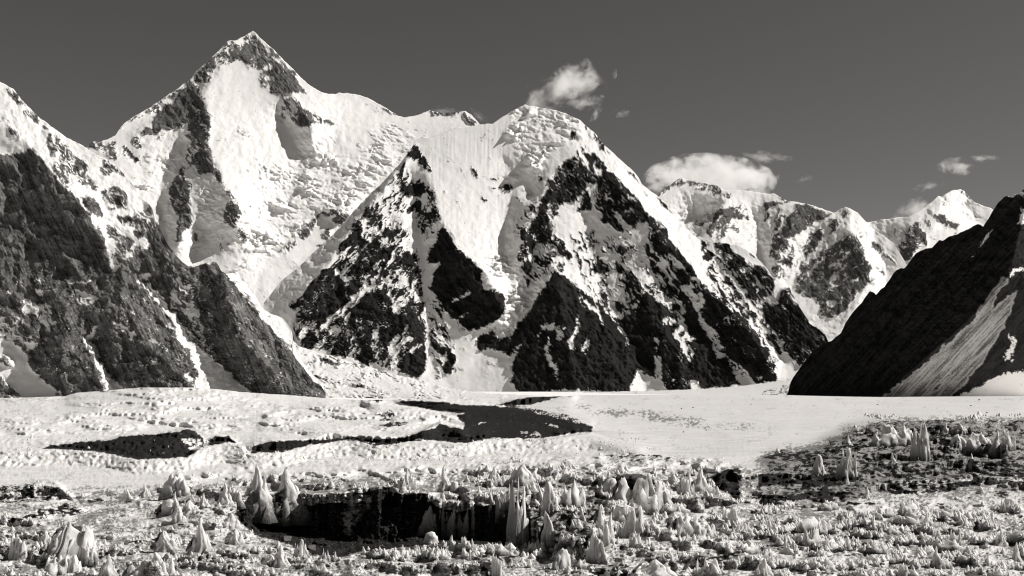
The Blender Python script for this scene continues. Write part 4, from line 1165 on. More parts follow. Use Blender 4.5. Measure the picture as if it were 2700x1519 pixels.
def glacier_mat(name):
    m, nt, b = new_mat(name)
    geo = nt.nodes.new('ShaderNodeNewGeometry'); pos = geo.outputs['Position']
    def attr(nm):
        a = nt.nodes.new('ShaderNodeAttribute'); a.attribute_name = nm
        return a.outputs['Fac']
    n1 = noise_node(nt, 0.9, 5, 0.7, pos)
    n2 = noise_node(nt, 0.08, 5, 0.6, pos)
    n3 = noise_node(nt, 3.5, 3, 0.7, pos)
    snow = mixc(nt, ramp(nt, n2, 0.35, 0.65), grey(0.64, .9), grey(0.76, .9))
    dust_shade_c = mixc(nt, ramp(nt, n1, 0.38, 0.62), grey(0.09, 1.1), grey(0.38, 1.1))
    dirt_shade_c = mixc(nt, ramp(nt, n1, 0.35, 0.68), grey(0.008, 1.3), grey(0.038, 1.3))
    c = mixc(nt, attr('dust_shade'), snow, dust_shade_c)
    c = mixc(nt, attr('rock'), c, dirt_shade_c)
    nt.links.new(c, b.inputs['Base Color'])
    b.inputs['Roughness'].default_value = 0.8
    b.inputs['Specular IOR Level'].default_value = 0.02
    bp = nt.nodes.new('ShaderNodeBump'); bp.inputs['Strength'].default_value = 0.5; bp.inputs['Distance'].default_value = 0.35
    ad = nt.nodes.new('ShaderNodeMath'); ad.operation = 'MULTIPLY_ADD'; ad.inputs[1].default_value = 0.35
    nt.links.new(n3, ad.inputs[0]); nt.links.new(n1, ad.inputs[2])
    nt.links.new(ad.outputs[0], bp.inputs['Height'])
    nt.links.new(bp.outputs[0], b.inputs['Normal'])
    return m
mat_glacier = glacier_mat('glacier_surface')
PG = np.stack([XG, YG, ZG], -1)
gl = grid_mesh('glacier', PG, {'rock': dirt_shade, 'dust_shade': dust_shade}, mat_glacier)
gl['kind'] = 'structure'; gl['label'] = 'broad glacier with dark moraine bands, a dark pit and rough ice in front'
# one wide sheet under everything, out to the horizon
base = bpy.data.meshes.new('ground')
S_ = 60000.0
base.from_pydata([(-S_, -S_, -30), (S_, -S_, -30), (S_, S_, -30), (-S_, S_, -30)], [], [(0, 1, 2, 3)])
base.materials.append(mountain_mat('valley_floor_snow', 0.1, 0.2, 100.0))
bo = bpy.data.objects.new('ground', base); COL.objects.link(bo); bo['kind'] = 'structure'; bo['label'] = 'wide snow covered valley floor under the glacier'
# near ground round the camera, joined to the glacier's near edge
ye = YG[:, 0]; ze = ZG[:, 0] - .05; xe = XG[:, 0]
rows = []
for t in np.linspace(1, 0, 24):
    yy_ = -120 + (ye + 120) * t
    xx_ = xe * (0.35 + 0.65 * t) * (1 + (1 - t) * 4)
    zz_ = ze * t + (1 - t) * (EYE - 26) * 0 + (fbm(xx_ / 20, yy_ / 20, 3, 931) * 1.0 - 0.4) * sstep(1, .9, t)
    rows.append(np.stack([xx_, yy_, zz_], -1))
near = grid_mesh('foreground_ice', np.stack(rows, 1), {'rock': np.zeros((len(gu), 24)), 'dust_shade': np.full((len(gu), 24), .2)}, mat_glacier)
near['kind'] = 'structure'; near['label'] = 'near ice below the bottom edge of the photo'

# where a pixel's ray meets the ground
def hit(u, v):
    i = int(np.clip(round((u - gu[0]) / UST), 0, len(gu) - 1))
    j = int(np.clip(round((1562.0 - v) / (1562.0 - top_v[i]) * (NR - 1)), 0, NR - 1))
    return float(YG[i, j]), float(ZG[i, j]), i, j
# ------------------------------------------------------------------ ice pinnacles
def ice_mat(name):
    m, nt, b = new_mat(name)
    geo = nt.nodes.new('ShaderNodeNewGeometry'); pos = geo.outputs['Position']
    a = nt.nodes.new('ShaderNodeAttribute'); a.attribute_name = 'dust_shade'
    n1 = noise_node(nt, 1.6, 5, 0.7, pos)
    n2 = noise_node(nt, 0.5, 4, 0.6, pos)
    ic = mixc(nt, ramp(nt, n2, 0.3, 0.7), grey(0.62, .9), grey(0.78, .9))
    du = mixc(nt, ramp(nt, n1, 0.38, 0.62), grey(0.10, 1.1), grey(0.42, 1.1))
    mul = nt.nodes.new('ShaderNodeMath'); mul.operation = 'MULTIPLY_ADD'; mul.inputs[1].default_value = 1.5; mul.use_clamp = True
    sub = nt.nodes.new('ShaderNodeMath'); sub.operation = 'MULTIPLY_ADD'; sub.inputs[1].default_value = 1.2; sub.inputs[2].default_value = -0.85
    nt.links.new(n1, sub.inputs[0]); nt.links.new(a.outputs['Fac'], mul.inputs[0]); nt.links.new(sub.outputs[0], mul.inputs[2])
    c = mixc(nt, mul.outputs[0], ic, du)  # dusty foot, plus the shade there put into the colour
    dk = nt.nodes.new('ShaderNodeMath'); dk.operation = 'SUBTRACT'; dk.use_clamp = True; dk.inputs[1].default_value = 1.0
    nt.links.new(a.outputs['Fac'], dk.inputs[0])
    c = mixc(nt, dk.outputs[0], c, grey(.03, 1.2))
    nt.links.new(c, b.inputs['Base Color'])
    b.inputs['Roughness'].default_value = 0.6
    b.inputs['Subsurface Weight'].default_value = 0.55
    b.inputs['Subsurface Radius'].default_value = (1.0, 0.95, 0.9)
    b.inputs['Subsurface Scale'].default_value = 0.7
    b.inputs['Specular IOR Level'].default_value = 0.3
    bp = nt.nodes.new('ShaderNodeBump'); bp.inputs['Strength'].default_value = 0.45; bp.inputs['Distance'].default_value = 0.25
    nt.links.new(n1, bp.inputs['Height']); nt.links.new(bp.outputs[0], b.inputs['Normal'])
    return m
mat_ice = ice_mat('pinnacle_ice')

def lobe(cx, cy, h, rx, ry, lean, seed, seg=14, rings=11, flare=0.6, rot=0.0, blunt=0.5):
    """one tapering, fluted tongue of ice standing at (cx, cy)"""
    t = np.linspace(0, 1, rings) ** 0.9
    ang = np.linspace(0, 2 * np.pi, seg, endpoint=False)
    T, A = np.meshgrid(t, ang, indexing='ij')
    prof = (1 - flare) * (1 - T) ** blunt + flare * (1 - T) ** 2.6
    fl = 1 + 0.46 * perlin(np.cos(A) * 1.6 + seed * 3.1, np.sin(A) * 1.6 + T * 0.7, seed) + 0.34 * perlin(np.cos(A) * 3.5 + 9, np.sin(A) * 3.5 + T * 3.4 + seed, seed + 3)
    fl = fl + .15 * perlin(np.cos(A) * 7 + seed, np.sin(A) * 7 + T * 9, seed + 4)
    r = prof * fl
    x = np.cos(A) * r * rx; y = np.sin(A) * r * ry
    c, s = math.cos(rot), math.sin(rot)
    bendx = lean[0] * T ** 1.7 + 0.10 * rx * perlin(T * 2.5 + seed, T * 0 + 1.5, seed + 7) * 2
    bendy = lean[1] * T ** 1.7
    X = cx + x * c - y * s + bendx; Y = cy + x * s + y * c + bendy
    X = np.where(T == 0, cx + (X - cx) * 1.15, X); Y = np.where(T == 0, cy + (Y - cy) * 1.15, Y)
    Z = T * h * 1.12 - 0.12 * h - 0.2 * (1 - T) - 0.4 * h * (T == 0) + 0.05 * h * perlin(np.cos(A) * 2 + seed, np.sin(A) * 2, seed + 9) * (T > 0.25)
    P = np.stack([X, Y, Z], -1).reshape(-1, 3)
    n = rings * seg
    P = np.vstack([P, [[cx + lean[0] * 1.03, cy + lean[1] * 1.03, h * 1.02]]])
    idx = np.arange(n).reshape(rings, seg)
    nx = np.roll(idx, -1, 1)
    q = np.stack([idx[:-1], nx[:-1], nx[1:], idx[1:]], -1).reshape(-1, 4)
    f = [tuple(a) for a in q] + [(int(idx[-1, k]), int(nx[-1, k]), n) for k in range(seg)]
    d = np.append((((1 - T) ** 2.2) + 1.0 * (T == 0)).reshape(-1), 0.0)  # grows towards the foot, where shade is coloured in with the grime
    return P, f, d

def slab(w, h, d, lean, seed, seg=44, rings=13, jag=.35, cx=0.0, cy=0.0, fq=1.0, steep=False):
    """a fluted wall of ice with a ragged crest, w wide, h high, d thick"""
    t = np.linspace(0, 1, rings) ** .85
    ang = np.linspace(0, 2 * np.pi, seg, endpoint=False)
    T, A = np.meshgrid(t, ang, indexing='ij')
    ca, sa = np.cos(A), np.sin(A)
    x0 = np.sign(ca) * np.abs(ca) ** .75 * w / 2
    x = x0 * (.84 + .16 * (1 - T) ** 2)
    fl = 1 + .55 * perlin(x0 * 5.0 * fq / w + seed, T * .8 + (sa > 0) * 5, seed) + .40 * perlin(x0 * 13.0 * fq / w + seed, T * 1.6 + (sa > 0) * 7, seed + 1)
    pr_ = (.62 * (1 - T) ** .35 + .38 * (1 - T) ** 2.5 + .04) if steep else (.30 * (1 - T) ** .5 + .70 * (1 - T) ** 2.0 + .03)
    y = sa * d * pr_ * fl
    jg = 1 - jag * np.abs(perlin(x0 * 4.0 * fq / w + seed * .7, x0 * 0 + .5, seed + 2)) * 1.6 - jag * .8 * np.abs(perlin(x0 * 12.0 * fq / w + seed, x0 * 0 + 2.5, seed + 3)) - .38 * np.abs(2 * x0 / w) ** 3.5
    jg = jg / max(.3, float(jg.max()))
    Z = -.12 * h + T * h * 1.12 * (1 - T * (1 - jg)) - .35 * h * (T == 0)
    P = np.stack([cx + x + lean[0] * T ** 1.5 + .04 * w * perlin(T * 3 + seed, x0 / w * 3, seed + 5), cy + y + lean[1] * T ** 1.3, Z], -1).reshape(-1, 3)
    idx = np.arange(rings * seg).reshape(rings, seg); nx = np.roll(idx, -1, 1)
    f = [tuple(a) for a in np.stack([idx[:-1], nx[:-1], nx[1:], idx[1:]], -1).reshape(-1, 4)]
    top = idx[-1]
    for k in range(seg // 2):                      # close the crest between front and back
        a, b = top[k], top[(k + 1) % seg]; c, e = top[(seg - k - 1) % seg], top[(seg - k) % seg]
        if len({int(a), int(b), int(c), int(e)}) == 4:
            f.append((a, b, c, e))
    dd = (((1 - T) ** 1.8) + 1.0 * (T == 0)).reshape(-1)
    return P, f, dd

def build(name, lobes, mat):
    V = []; Fc = []; D = []; o = 0
    for P, f, d in lobes:
        V.append(P); D.append(d)
        Fc += [tuple(int(i) + o for i in q) for q in f]
        o += len(P)
    me = bpy.data.meshes.new(name)
    me.from_pydata(np.vstack(V).tolist(), [], Fc)
    me.polygons.foreach_set('use_smooth', np.ones(len(me.polygons), bool))
    a = me.attributes.new('dust_shade', 'FLOAT', 'POINT'); a.data.foreach_set('value', np.concatenate(D).astype(np.float32))
    me.materials.append(mat)
    return me

# tip u, tip v, foot v, width px, form, lean px, label
BIG = [
 (679, 1226, 1322, 76, 'horn', -3, 'tall pale ice horn, left of the pair on the rim of the dark pit'),
 (700, 1252, 1312, 20, 'blade', -3, 'thin ice blade leaning against the tall left horn at the dark pit'),
 (761, 1234, 1330, 76, 'horn', -2, 'tall fluted ice horn, right of the pair on the rim of the dark pit'),
 (783, 1285, 1330, 26, 'blade', -10, 'slanting ice rib at the foot of the right horn by the dark pit'),
 (1066, 1233, 1292, 62, 'crown', 4, 'crown of sharp ice spikes behind the middle of the dark pit'),
 (1064, 1282, 1300, 22, 'stub', 0, 'small ice stub in front of the spiky crown behind the pit'),
 (1173, 1228, 1294, 36, 'horn', 0, 'single tall ice needle behind the pit, right of the spiky crown'),
 (1197, 1268, 1297, 24, 'stub', 2, 'low ice block close to the right of the tall needle behind the pit'),
 (1168, 1300, 1378, 36, 'thumb', 0, 'rounded ice thumb standing up from the far wall of the pit'),
 (1134, 1332, 1382, 38, 'mound', 0, 'grey rounded ice hump left of the ice thumb in the pit'),
 (1245, 1322, 1388, 44, 'thumb', 0, 'grey blunt ice thumb in the shaded right part of the pit'),
 (1200, 1328, 1385, 34, 'mound', 0, 'low rounded ice hump between the two thumbs of the pit'),
 (1295, 1278, 1340, 14, 'blade', 0, 'slim ice blade at the right end of the pit rim'),
 (793, 1419, 1466, 40, 'crown', 2, 'ragged ice tooth on the near rim of the pit above the boulders'),
 (741, 1434, 1492, 46, 'horn', 0, 'ice tooth on the near left rim of the pit beside the boulders'),
 (858, 1444, 1474, 22, 'crown', 0, 'small twin ice tooth on the near rim, right of the ragged tooth'),
 (884, 1452, 1474, 14, 'blade', 0, 'tiny ice spike on the near rim in the bottom middle'),
 (962, 1440, 1462, 18, 'blade', -6, 'curved ice sliver on the near rim below the pit centre'),
 (1137, 1400, 1432, 34, 'stub', 2, 'small pale ice block inside the pit near its front rim'),
 (1263, 1280, 1300, 12, 'blade', 0, 'tiny ice spike above the right end of the pit'),
 (1296, 1282, 1338, 16, 'hook', -8, 'curved ice hook at the right corner of the pit'),
 (1328, 1247, 1280, 16, 'blade', 0, 'slender ice spike behind the curved hook'),
 (1303, 1233, 1266, 30, 'mound', 0, 'small white ice cone far behind the curved hook'),
 (1375, 1222, 1268, 60, 'mound', 0, 'wide domed ice tooth behind the ice curtains right of the pit'),
 (1410, 1240, 1275, 40, 'mound', 2, 'ragged ice dome right of the wide domed tooth'),
 (1365, 1254, 1412, 50, 'wall', 5, 'tallest ice curtain falling down the right end of the pit'),
 (1330, 1274, 1345, 44, 'crown', 0, 'fluted ice tooth left of the tallest ice curtain'),
 (1424, 1261, 1335, 26, 'hook', -4, 'thin bent ice spike right of the tallest curtain'),
 (1450, 1268, 1342, 44, 'thumb', 0, 'broad fluted ice tooth in the middle of the slope right of the pit'),
 (1483, 1236, 1264, 56, 'mound', 6, 'steep white ice cone behind the slope right of the pit'),
 (1511, 1264, 1328, 56, 'curtain', 6, 'ragged ice fin at the top of the grooved dirty slope'),
 (1490, 1275, 1300, 20, 'hook', 0, 'small curled ice lip left of the ragged fin'),
 (1540, 1313, 1342, 14, 'blade', 0, 'small spike below the ragged fin on the grooved slope'),
 (1448, 1346, 1412, 38, 'rib', -10, 'pale ice rib lying down the grooved slope'),
 (1535, 1330, 1370, 22, 'rib', -10, 'short ice rib high on the grooved slope'),
 (1608, 1258, 1298, 40, 'block', 0, 'square grey ice block left of the dark faced wall'),
 (1690, 1247, 1338, 150, 'wall', 0, 'broad dark faced ice wall with a frosted crest right of the pit'),
 (1775, 1246, 1278, 34, 'mound', 0, 'dull ice dome left of the two joined towers on the right'),
 (1809, 1234, 1302, 44, 'crown', 0, 'ice tower with two tips, left of the pair by the dark hollow'),
 (1848, 1230, 1284, 46, 'horn', -4, 'sharp sloping ice tower, right of the pair by the dark hollow'),
 (1893, 1280, 1304, 18, 'blade', -3, 'small ice spike at the left edge of the dark hollow'),
 (1592, 1330, 1440, 46, 'wall', 4, 'high grooved ice face left of the bright ice cluster'),
 (1635, 1318, 1372, 52, 'crown', 0, 'spiky white crest on top of the bright ice cluster'),
 (1640, 1372, 1416, 40, 'crown', 0, 'small fluted ice tooth low in the bright ice cluster'),
 (1672, 1330, 1405, 48, 'wall', 2, 'right shoulder of the bright ice cluster'),
 (1575, 1402, 1474, 42, 'rib', 0, 'smooth ice bulge ending the bright cluster at the bottom'),
 (1675, 1400, 1440, 34, 'crown', 0, 'low white ice tooth right of the smooth bulge'),
 (1744, 1328, 1358, 34, 'crown', 0, 'fuzzy ice tuft between the bright cluster and the right ridge'),
 (1826, 1353, 1412, 118, 'wall', 0, 'row of large grey fluted teeth right of the bright cluster'),
 (1931, 1336, 1382, 34, 'thumb', 0, 'grey blunt ice tooth alone at the right of the fluted row'),
 (1730, 1474, 1519, 90, 'mound', 0, 'big rounded ice hump cut by the bottom edge, right of centre'),
 (1480, 1446, 1500, 44, 'curtain', 6, 'steep white ice face at the end of the near crest'),
 (1308, 1455, 1519, 20, 'rib', 6, 'thin smooth ice rib on the near crest at the bottom'),
 (1350, 1430, 1462, 54, 'mound', 0, 'smooth white bulge on top of the near crest'),
 (97, 1265, 1281, 24, 'mound', 2, 'small pale ice cone on the dirty hump far left'),
 (383, 1272, 1308, 30, 'horn', -3, 'fluted white ice tooth standing on the smooth snow at left'),
 (337, 1286, 1320, 26, 'hook', 0, 'curved ice tooth with a dark trailing foot at left'),
 (468, 1248, 1298, 58, 'rib', 6, 'slanted grooved ice slab behind the left group'),
 (462, 1294, 1342, 22, 'horn', 0, 'slim pale ice needle over the dark block at left'),
 (446, 1315, 1352, 40, 'block', 0, 'dark grey ice block at the left of the round ice group'),
 (469, 1336, 1378, 40, 'thumb', 0, 'smooth rounded ice egg with a dark base'),
 (502, 1318, 1352, 46, 'mound', 0, 'rounded ice saddle right of the ice egg'),
 (537, 1298, 1332, 28, 'horn', 0, 'pale pointed ice cone between egg and dark horned tooth'),
 (593, 1273, 1330, 40, 'horn', 2, 'dark horned ice tooth left of the pit pair'),
 (618, 1281, 1322, 32, 'rib', 8, 'dark slanting ice slab beside the horned tooth'),
 (530, 1362, 1456, 52, 'horn', 4, 'tall dusty ice horn standing alone in the lower left'),
 (437, 1397, 1450, 52, 'mound', -6, 'ribbed ice dome left of the tall dusty horn'),
 (610, 1352, 1392, 50, 'mound', 0, 'dusty dome of ice near the left corner of the pit'),
 (622, 1394, 1432, 40, 'mound', 0, 'pointed dusty hump below the left corner of the pit'),
 (412, 1455, 1488, 34, 'thumb', 0, 'small pair of rounded ice knobs at lower left'),
 (441, 1460, 1519, 50, 'crown', 0, 'jagged white ice tooth cut by the bottom edge at lower left'),
 (370, 1478, 1519, 80, 'mound', 0, 'wide grooved ice dome cut by the bottom edge at lower left'),
 (287, 1460, 1519, 50, 'horn', -3, 'cone of clean white ice cut by the bottom edge at left'),
 (160, 1398, 1440, 60, 'mound', 0, 'grooved shoulder of the great ice mass in the left corner'),
 (200, 1383, 1466, 96, 'curtain', -4, 'highest bulge of the great ice mass in the left corner'),
 (165, 1462, 1512, 90, 'wall', 0, 'broad foot of the great ice mass in the left corner'),
 (232, 1420, 1470, 46, 'crown', 0, 'spiky right shoulder of the great ice mass in the left corner'),
 (50, 1402, 1470, 46, 'rib', 4, 'grey ribbed ice blade at the far left edge'),
 (120, 1397, 1440, 34, 'mound', 0, 'small round white ice ball left of the great ice mass'),
 (2366, 1117, 1170, 124, 'wall', 0, 'long white frosted ice wall on the right hill'),
 (2427, 1112, 1208, 46, 'wall', 3, 'tall hanging right end of the white frosted ice wall on the right hill'),
 (2158, 1197, 1253, 34, 'thumb', 0, 'blunt ice tower at the left edge of the dirty right hill'),
 (2233, 1180, 1254, 56, 'crown', 2, 'tall twin topped ice tower right of the blunt tower'),
 (2233, 1240, 1276, 16, 'horn', 0, 'small white ice candle in front of the twin topped tower'),
 (2235, 1146, 1172, 20, 'horn', 2, 'little dark ice spike on the shoulder of the right hill'),
 (2353, 1193, 1228, 26, 'horn', 0, 'little ice cone below the frosted wall'),
 (2494, 1114, 1144, 28, 'horn', 0, 'dull ice cone right of the frosted wall'),
 (2531, 1116, 1134, 30, 'mound', 0, 'low dark hump right of the dull ice cone'),
 (2562, 1138, 1180, 100, 'wall', 0, 'low scalloped ice wall near the right edge'),
 (2627, 1133, 1182, 26, 'horn', 2, 'sharp ice cone at the end of the low ice wall'),
 (2659, 1133, 1178, 38, 'crown', -2, 'last ice cone on the hill at the right edge'),
 (2559, 1196, 1236, 28, 'horn', 2, 'lone ice cone on the dirty slope at the right'),
 (2255, 1117, 1128, 14, 'horn', 0, 'tiny dark spike on the left skyline of the right hill'),
 (2050, 1178, 1194, 16, 'horn', 0, 'tiny dark spike where the right hill begins'),
 (2283, 1282, 1314, 20, 'horn', 5, 'slanting thin ice spike in front of the right hill'),
 (2400, 1312, 1346, 50, 'crown', 0, 'frosty cluster of teeth in front of the long dark crack'),
 (2430, 1330, 1356, 40, 'crown', 0, 'frosty low cluster right of the first cluster before the crack'),
 (2480, 1340, 1366, 50, 'crown', 0, 'bushy group of small ice teeth in the right foreground'),
 (2586, 1280, 1302, 22, 'mound', 0, 'small dark cone just below the long crack'),
 (2660, 1310, 1350, 46, 'crown', 0, 'shaded tuft of ice teeth close to the right edge'),
 (2638, 1396, 1434, 34, 'horn', 3, 'pointed ice tooth low down near the right edge'),
 (2612, 1405, 1425, 20, 'blade', 0, 'thin ice blade left of the pointed tooth near the right edge'),
 (2681, 1428, 1482, 32, 'horn', 0, 'large pointed ice tooth at the lower right edge'),
 (2470, 1395, 1420, 26, 'crown', 0, 'small double tooth in the right foreground'),
 (2560, 1400, 1424, 44, 'crown', 0, 'wide low tuft of teeth left of the pointed right tooth'),
 (2450, 1435, 1466, 60, 'crown', 0, 'wide tuft of blunt teeth in the lower right'),
 (2020, 1352, 1390, 30, 'crown', 0, 'first tuft of ice left of the smooth snow patch'),
 (2065, 1400, 1432, 40, 'crown', 0, 'grey tuft under the smooth snow patch'),
 (2080, 1420, 1462, 50, 'crown', 0, 'wide group of teeth below the smooth snow patch'),
 (2165, 1440, 1466, 40, 'crown', 0, 'bright tuft of teeth right of the wide group'),
 (2180, 1470, 1500, 40, 'mound', 0, 'rounded hump with a dark hollow in the lower right foreground'),
 (2015, 1470, 1519, 40, 'mound', 0, 'large grey ice hump cut by the bottom edge right of centre'),
]

def make_forms(form, h, w, lean, seed):
    r = random.Random(seed)
    L = []
    if form == 'horn':
        L.append(lobe(0, 0, h, w * .62, w * .5, (lean, 0), seed, flare=.72, rings=22, seg=28))
        L.append(lobe(w * .22, .1 * w, h * .55, w * .3, w * .3, (lean * .3, 0), seed + 1, flare=.6))
        L.append(lobe(-w * .25, -.1 * w, h * .42, w * .3, w * .3, (0, 0), seed + 2, flare=.6))
    elif form == 'thumb':
        L.append(lobe(0, 0, h, w * .5, w * .42, (lean, 0), seed, flare=.3, blunt=.38, rings=20, seg=26))
        L.append(lobe(w * .3, 0, h * .5, w * .3, w * .3, (0, 0), seed + 1, flare=.3, blunt=.4))
    elif form == 'mound':
        L.append(lobe(0, 0, h, w * .55, w * .5, (lean, 0), seed, flare=.35, blunt=.62, rings=20, seg=30))
        L.append(lobe(-w * .25, w * .1, h * .75, w * .35, w * .3, (0, 0), seed + 1, flare=.3, blunt=.55))
        L.append(lobe(w * .27, 0, h * .6, w * .33, w * .3, (0, 0), seed + 2, flare=.3, blunt=.55))
    elif form == 'blade':
        L.append(lobe(0, 0, h, w * .5, w * .32, (lean, 0), seed, flare=.45, rot=r.uniform(-.5, .5)))
    elif form == 'hook':
        L.append(lobe(w * .2, 0, h, w * .35, w * .3, (lean - w * .35, 0), seed, flare=.6, rings=14))
        L.append(lobe(w * .25, 0, h * .35, w * .6, w * .4, (0, 0), seed + 2, flare=.4))
    elif form == 'stub' or form == 'block':
        L.append(lobe(0, 0, h, w * .5, w * .4, (lean, 0), seed, flare=.05, blunt=.25, seg=12, rings=12))
        L.append(lobe(w * .25, .1 * w, h * .7, w * .3, w * .3, (0, 0), seed + 1, flare=.1, blunt=.3))
    elif form == 'rib':
        for k in range(4):
            t = k / 3
            L.append(lobe(lean * (t - .5) * 1.2 + (t - .5) * w * .5, -t * w * .25, h * (1 - .3 * t) if k else h, w * .3, w * .45, (lean * .4, 0), seed + k, flare=.3, blunt=.5, rot=.6))
    elif form == 'crown':
        L.append(slab(w * 1.0, h, w * .26, (lean * .5, 0), seed, seg=32, rings=10, jag=.6))
        L.append(slab(w * .6, h * .72, w * .22, (lean * .2, 0), seed + 9, seg=22, rings=8, jag=.6, cx=r.uniform(-.2, .2) * w, cy=-.16 * w))
        n = 3
        for k in range(n):
            t = r.uniform(-.36, .36)
            L.append(lobe(t * w, r.uniform(-.14, .1) * w, h * r.uniform(.5, 1.0), w * r.uniform(.10, .17), w * r.uniform(.12, .2), (lean * .5 + r.uniform(-.05, .05) * w, 0), seed + k, flare=.5, blunt=.45, seg=9, rings=9))
    elif form == 'wall':
        th = min(w * .3, h * .55)
        L.append(slab(w * 1.1, h, th, (lean * .5, h * .10), seed, seg=90 if w > 1.3 * h else 44, rings=16, jag=.42, fq=max(1.0, w / h * .8), steep=True))
        L.append(slab(w * .6, h * .6, th, (0, 0), seed + 7, seg=40, rings=10, cx=r.uniform(-.25, .25) * w, cy=-.3 * th, fq=max(1.0, w / h * .5), steep=True))
    elif form == 'curtain':
        L.append(slab(w * 1.1, h, w * .55, (lean * .8, h * .30), seed, jag=.4))
        L.append(slab(w * .55, h * .72, w * .4, (lean * .3, h * .15), seed + 5, seg=24, rings=10, cx=-.2 * w, cy=-.1 * w))
    return L

def put(o, u, vfoot):
    Y, Z, i, j = hit(u, vfoot)
    o.location = (wp(u, Y), Y, Z)
    return Y

for k, (u, vt, vb_, w, form, lean, lab) in enumerate(BIG):
    Y, Z, i, j = hit(u, vb_)
    h = (vb_ - vt) * Y / F
    # the base may sit a little behind or before the seen foot: keep the tip where it is seen
    h = max(h, EYE - (vt - V0) * Y / F - Z)
    h = min(h, 1.2 * (vb_ - vt) * Y / F + 0.5)
    W_ = w * Y / F * 1.12
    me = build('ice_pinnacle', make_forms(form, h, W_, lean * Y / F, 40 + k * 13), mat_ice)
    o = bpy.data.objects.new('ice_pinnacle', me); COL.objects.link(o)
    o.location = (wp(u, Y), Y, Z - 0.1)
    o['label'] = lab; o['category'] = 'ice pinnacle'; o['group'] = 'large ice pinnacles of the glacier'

# small penitents: prototypes, then a field of them on the rough ice
protos = []
for k in range(10):
    f = ['crown', 'horn', 'blade', 'crown', 'crown', 'crown', 'blade', 'crown', 'crown', 'crown'][k]
    protos.append(build('small_ice_pinnacle', [l for l in make_forms(f, 1.0, [1.3, .8, .5, 1.8, 1.1, 2.2, .45, 1.5, 2.6, .9][k], 0.06 * (k % 3 - 1), 900 + 31 * k)], mat_ice))

AREAS = [  # u0, u1, v0, v1, count, mean px height
    (0, 2700, 1330, 1519, 2300, 5.5), (1250, 2100, 1235, 1420, 900, 6.5), (0, 2700, 1250, 1330, 500, 4.5),
    (2000, 2700, 1330, 1519, 1500, 7.0), (40, 1720, 1155, 1222, 900, 3.6), (900, 1620, 1425, 1470, 420, 9.0),
    (2230, 2700, 1095, 1106, 120, 5.5), (1700, 2700, 1340, 1519, 260, 11.0),
]
CR = box(L, 1) - box(L, 7)
CRS = CR / (CR.std() + .05)
def crest_at(uu, vv):
    i = np.clip(np.rint((uu - gu[0]) / UST).astype(int), 0, len(gu) - 1)
    j = np.clip(np.rint((1562.0 - vv) / (1562.0 - top_v[i]) * (NR - 1)).astype(int), 0, NR - 1)
    return np.clip(CRS[i, j], -1.5, 1.8) * .7
cands = []
for (u0, u1, v0, v1, n, mh) in AREAS:
    uu = rng.uniform(u0, u1, n * 6); vv = rng.uniform(v0, v1, n * 6)
    cl = crest_at(uu, vv) + fbm(uu / 90, vv / 30, 3, 955) * 0.5 + rng.normal(0, .12, len(uu))
    order = np.argsort(-cl)[:n]
    for a in order:
        u, v = float(uu[a]), float(vv[a])
        Y, Z, i, j = hit(u, v)
        dd = DD[i, j]
        if dd > 0.5 and rng.random() < 0.97:
            continue
        if dd > 0.15 and rng.random() < 0.6:
            continue
        if F2[i, j] < .35 and not (1155 < v < 1225 or v < 1115) and rng.random() < .93: continue
        # smooth snow fields carry none
        if 1180 < v < 1236 and u < 1100 and v > 1215: continue
        if 1236 < v < 1275 and 140 < u < 420: continue
        if 2100 < u < 2185 and 1340 < v < 1368: continue
        hpx = mh * float(np.exp(rng.normal(0, .38))) * (0.75 + 0.5 * min(1.0, max(0.0, cl[a])))
        cands.append((hpx, u, v, Y, Z, dd))
cands.sort(key=lambda c: -c[0])
N_SINGLE = 300 - len(BIG)
def side_of(u):
    return 'left' if u < 900 else ('middle' if u < 1800 else 'right')
def zone_of(v, u):
    if v > 1400: return 'lowest foreground'
    if v > 1240: return 'rough ice field'
    return 'crests beside the dark moraine'
KINDS = ['jagged', 'pointed', 'thin', 'ragged', 'rough', 'toothed', 'narrow', 'uneven', 'wide', 'spiky']
def short(t):
    w = t.split(',')[0].split()
    while len(w) > 6:
        cut = max([i for i, x in enumerate(w[:-1]) if x in ('of', 'on', 'in', 'at', 'by', 'above', 'below', 'behind', 'beside', 'left', 'right', 'with', 'from', 'cut', 'near', 'over', 'down', 'low', 'close', 'across', 'between', 'standing') and 2 < i <= 6] or [6])
        w = w[:cut]
    return ' '.join(w)
for c in cands[:N_SINGLE]:
    hpx, u, v, Y, Z, dd = c
    k = int(rng.integers(0, 10))
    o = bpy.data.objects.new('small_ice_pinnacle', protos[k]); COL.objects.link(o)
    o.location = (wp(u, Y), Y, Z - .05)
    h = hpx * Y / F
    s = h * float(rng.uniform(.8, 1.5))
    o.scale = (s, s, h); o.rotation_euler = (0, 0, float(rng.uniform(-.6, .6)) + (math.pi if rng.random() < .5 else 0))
    nb = min(BIG, key=lambda b: (b[0] - u) ** 2 + ((b[1] + b[2]) / 2 - v) ** 2 * 2)
    du, dv_ = u - nb[0], v - nb[2]
    if abs(du) > abs(dv_) * 1.2:
        where = ('close ' if abs(du) < 40 else '') + ('right of' if du > 0 else 'left of')
    else:
        where = ('just ' if abs(dv_) < 30 else '') + ('in front of' if dv_ > 0 else 'behind')
    o['label'] = '%s small ice tooth %s the %s' % (KINDS[k], where, short(nb[6]))
    o['category'] = 'ice pinnacle'
    o['group'] = 'small ice teeth of the rough glacier'

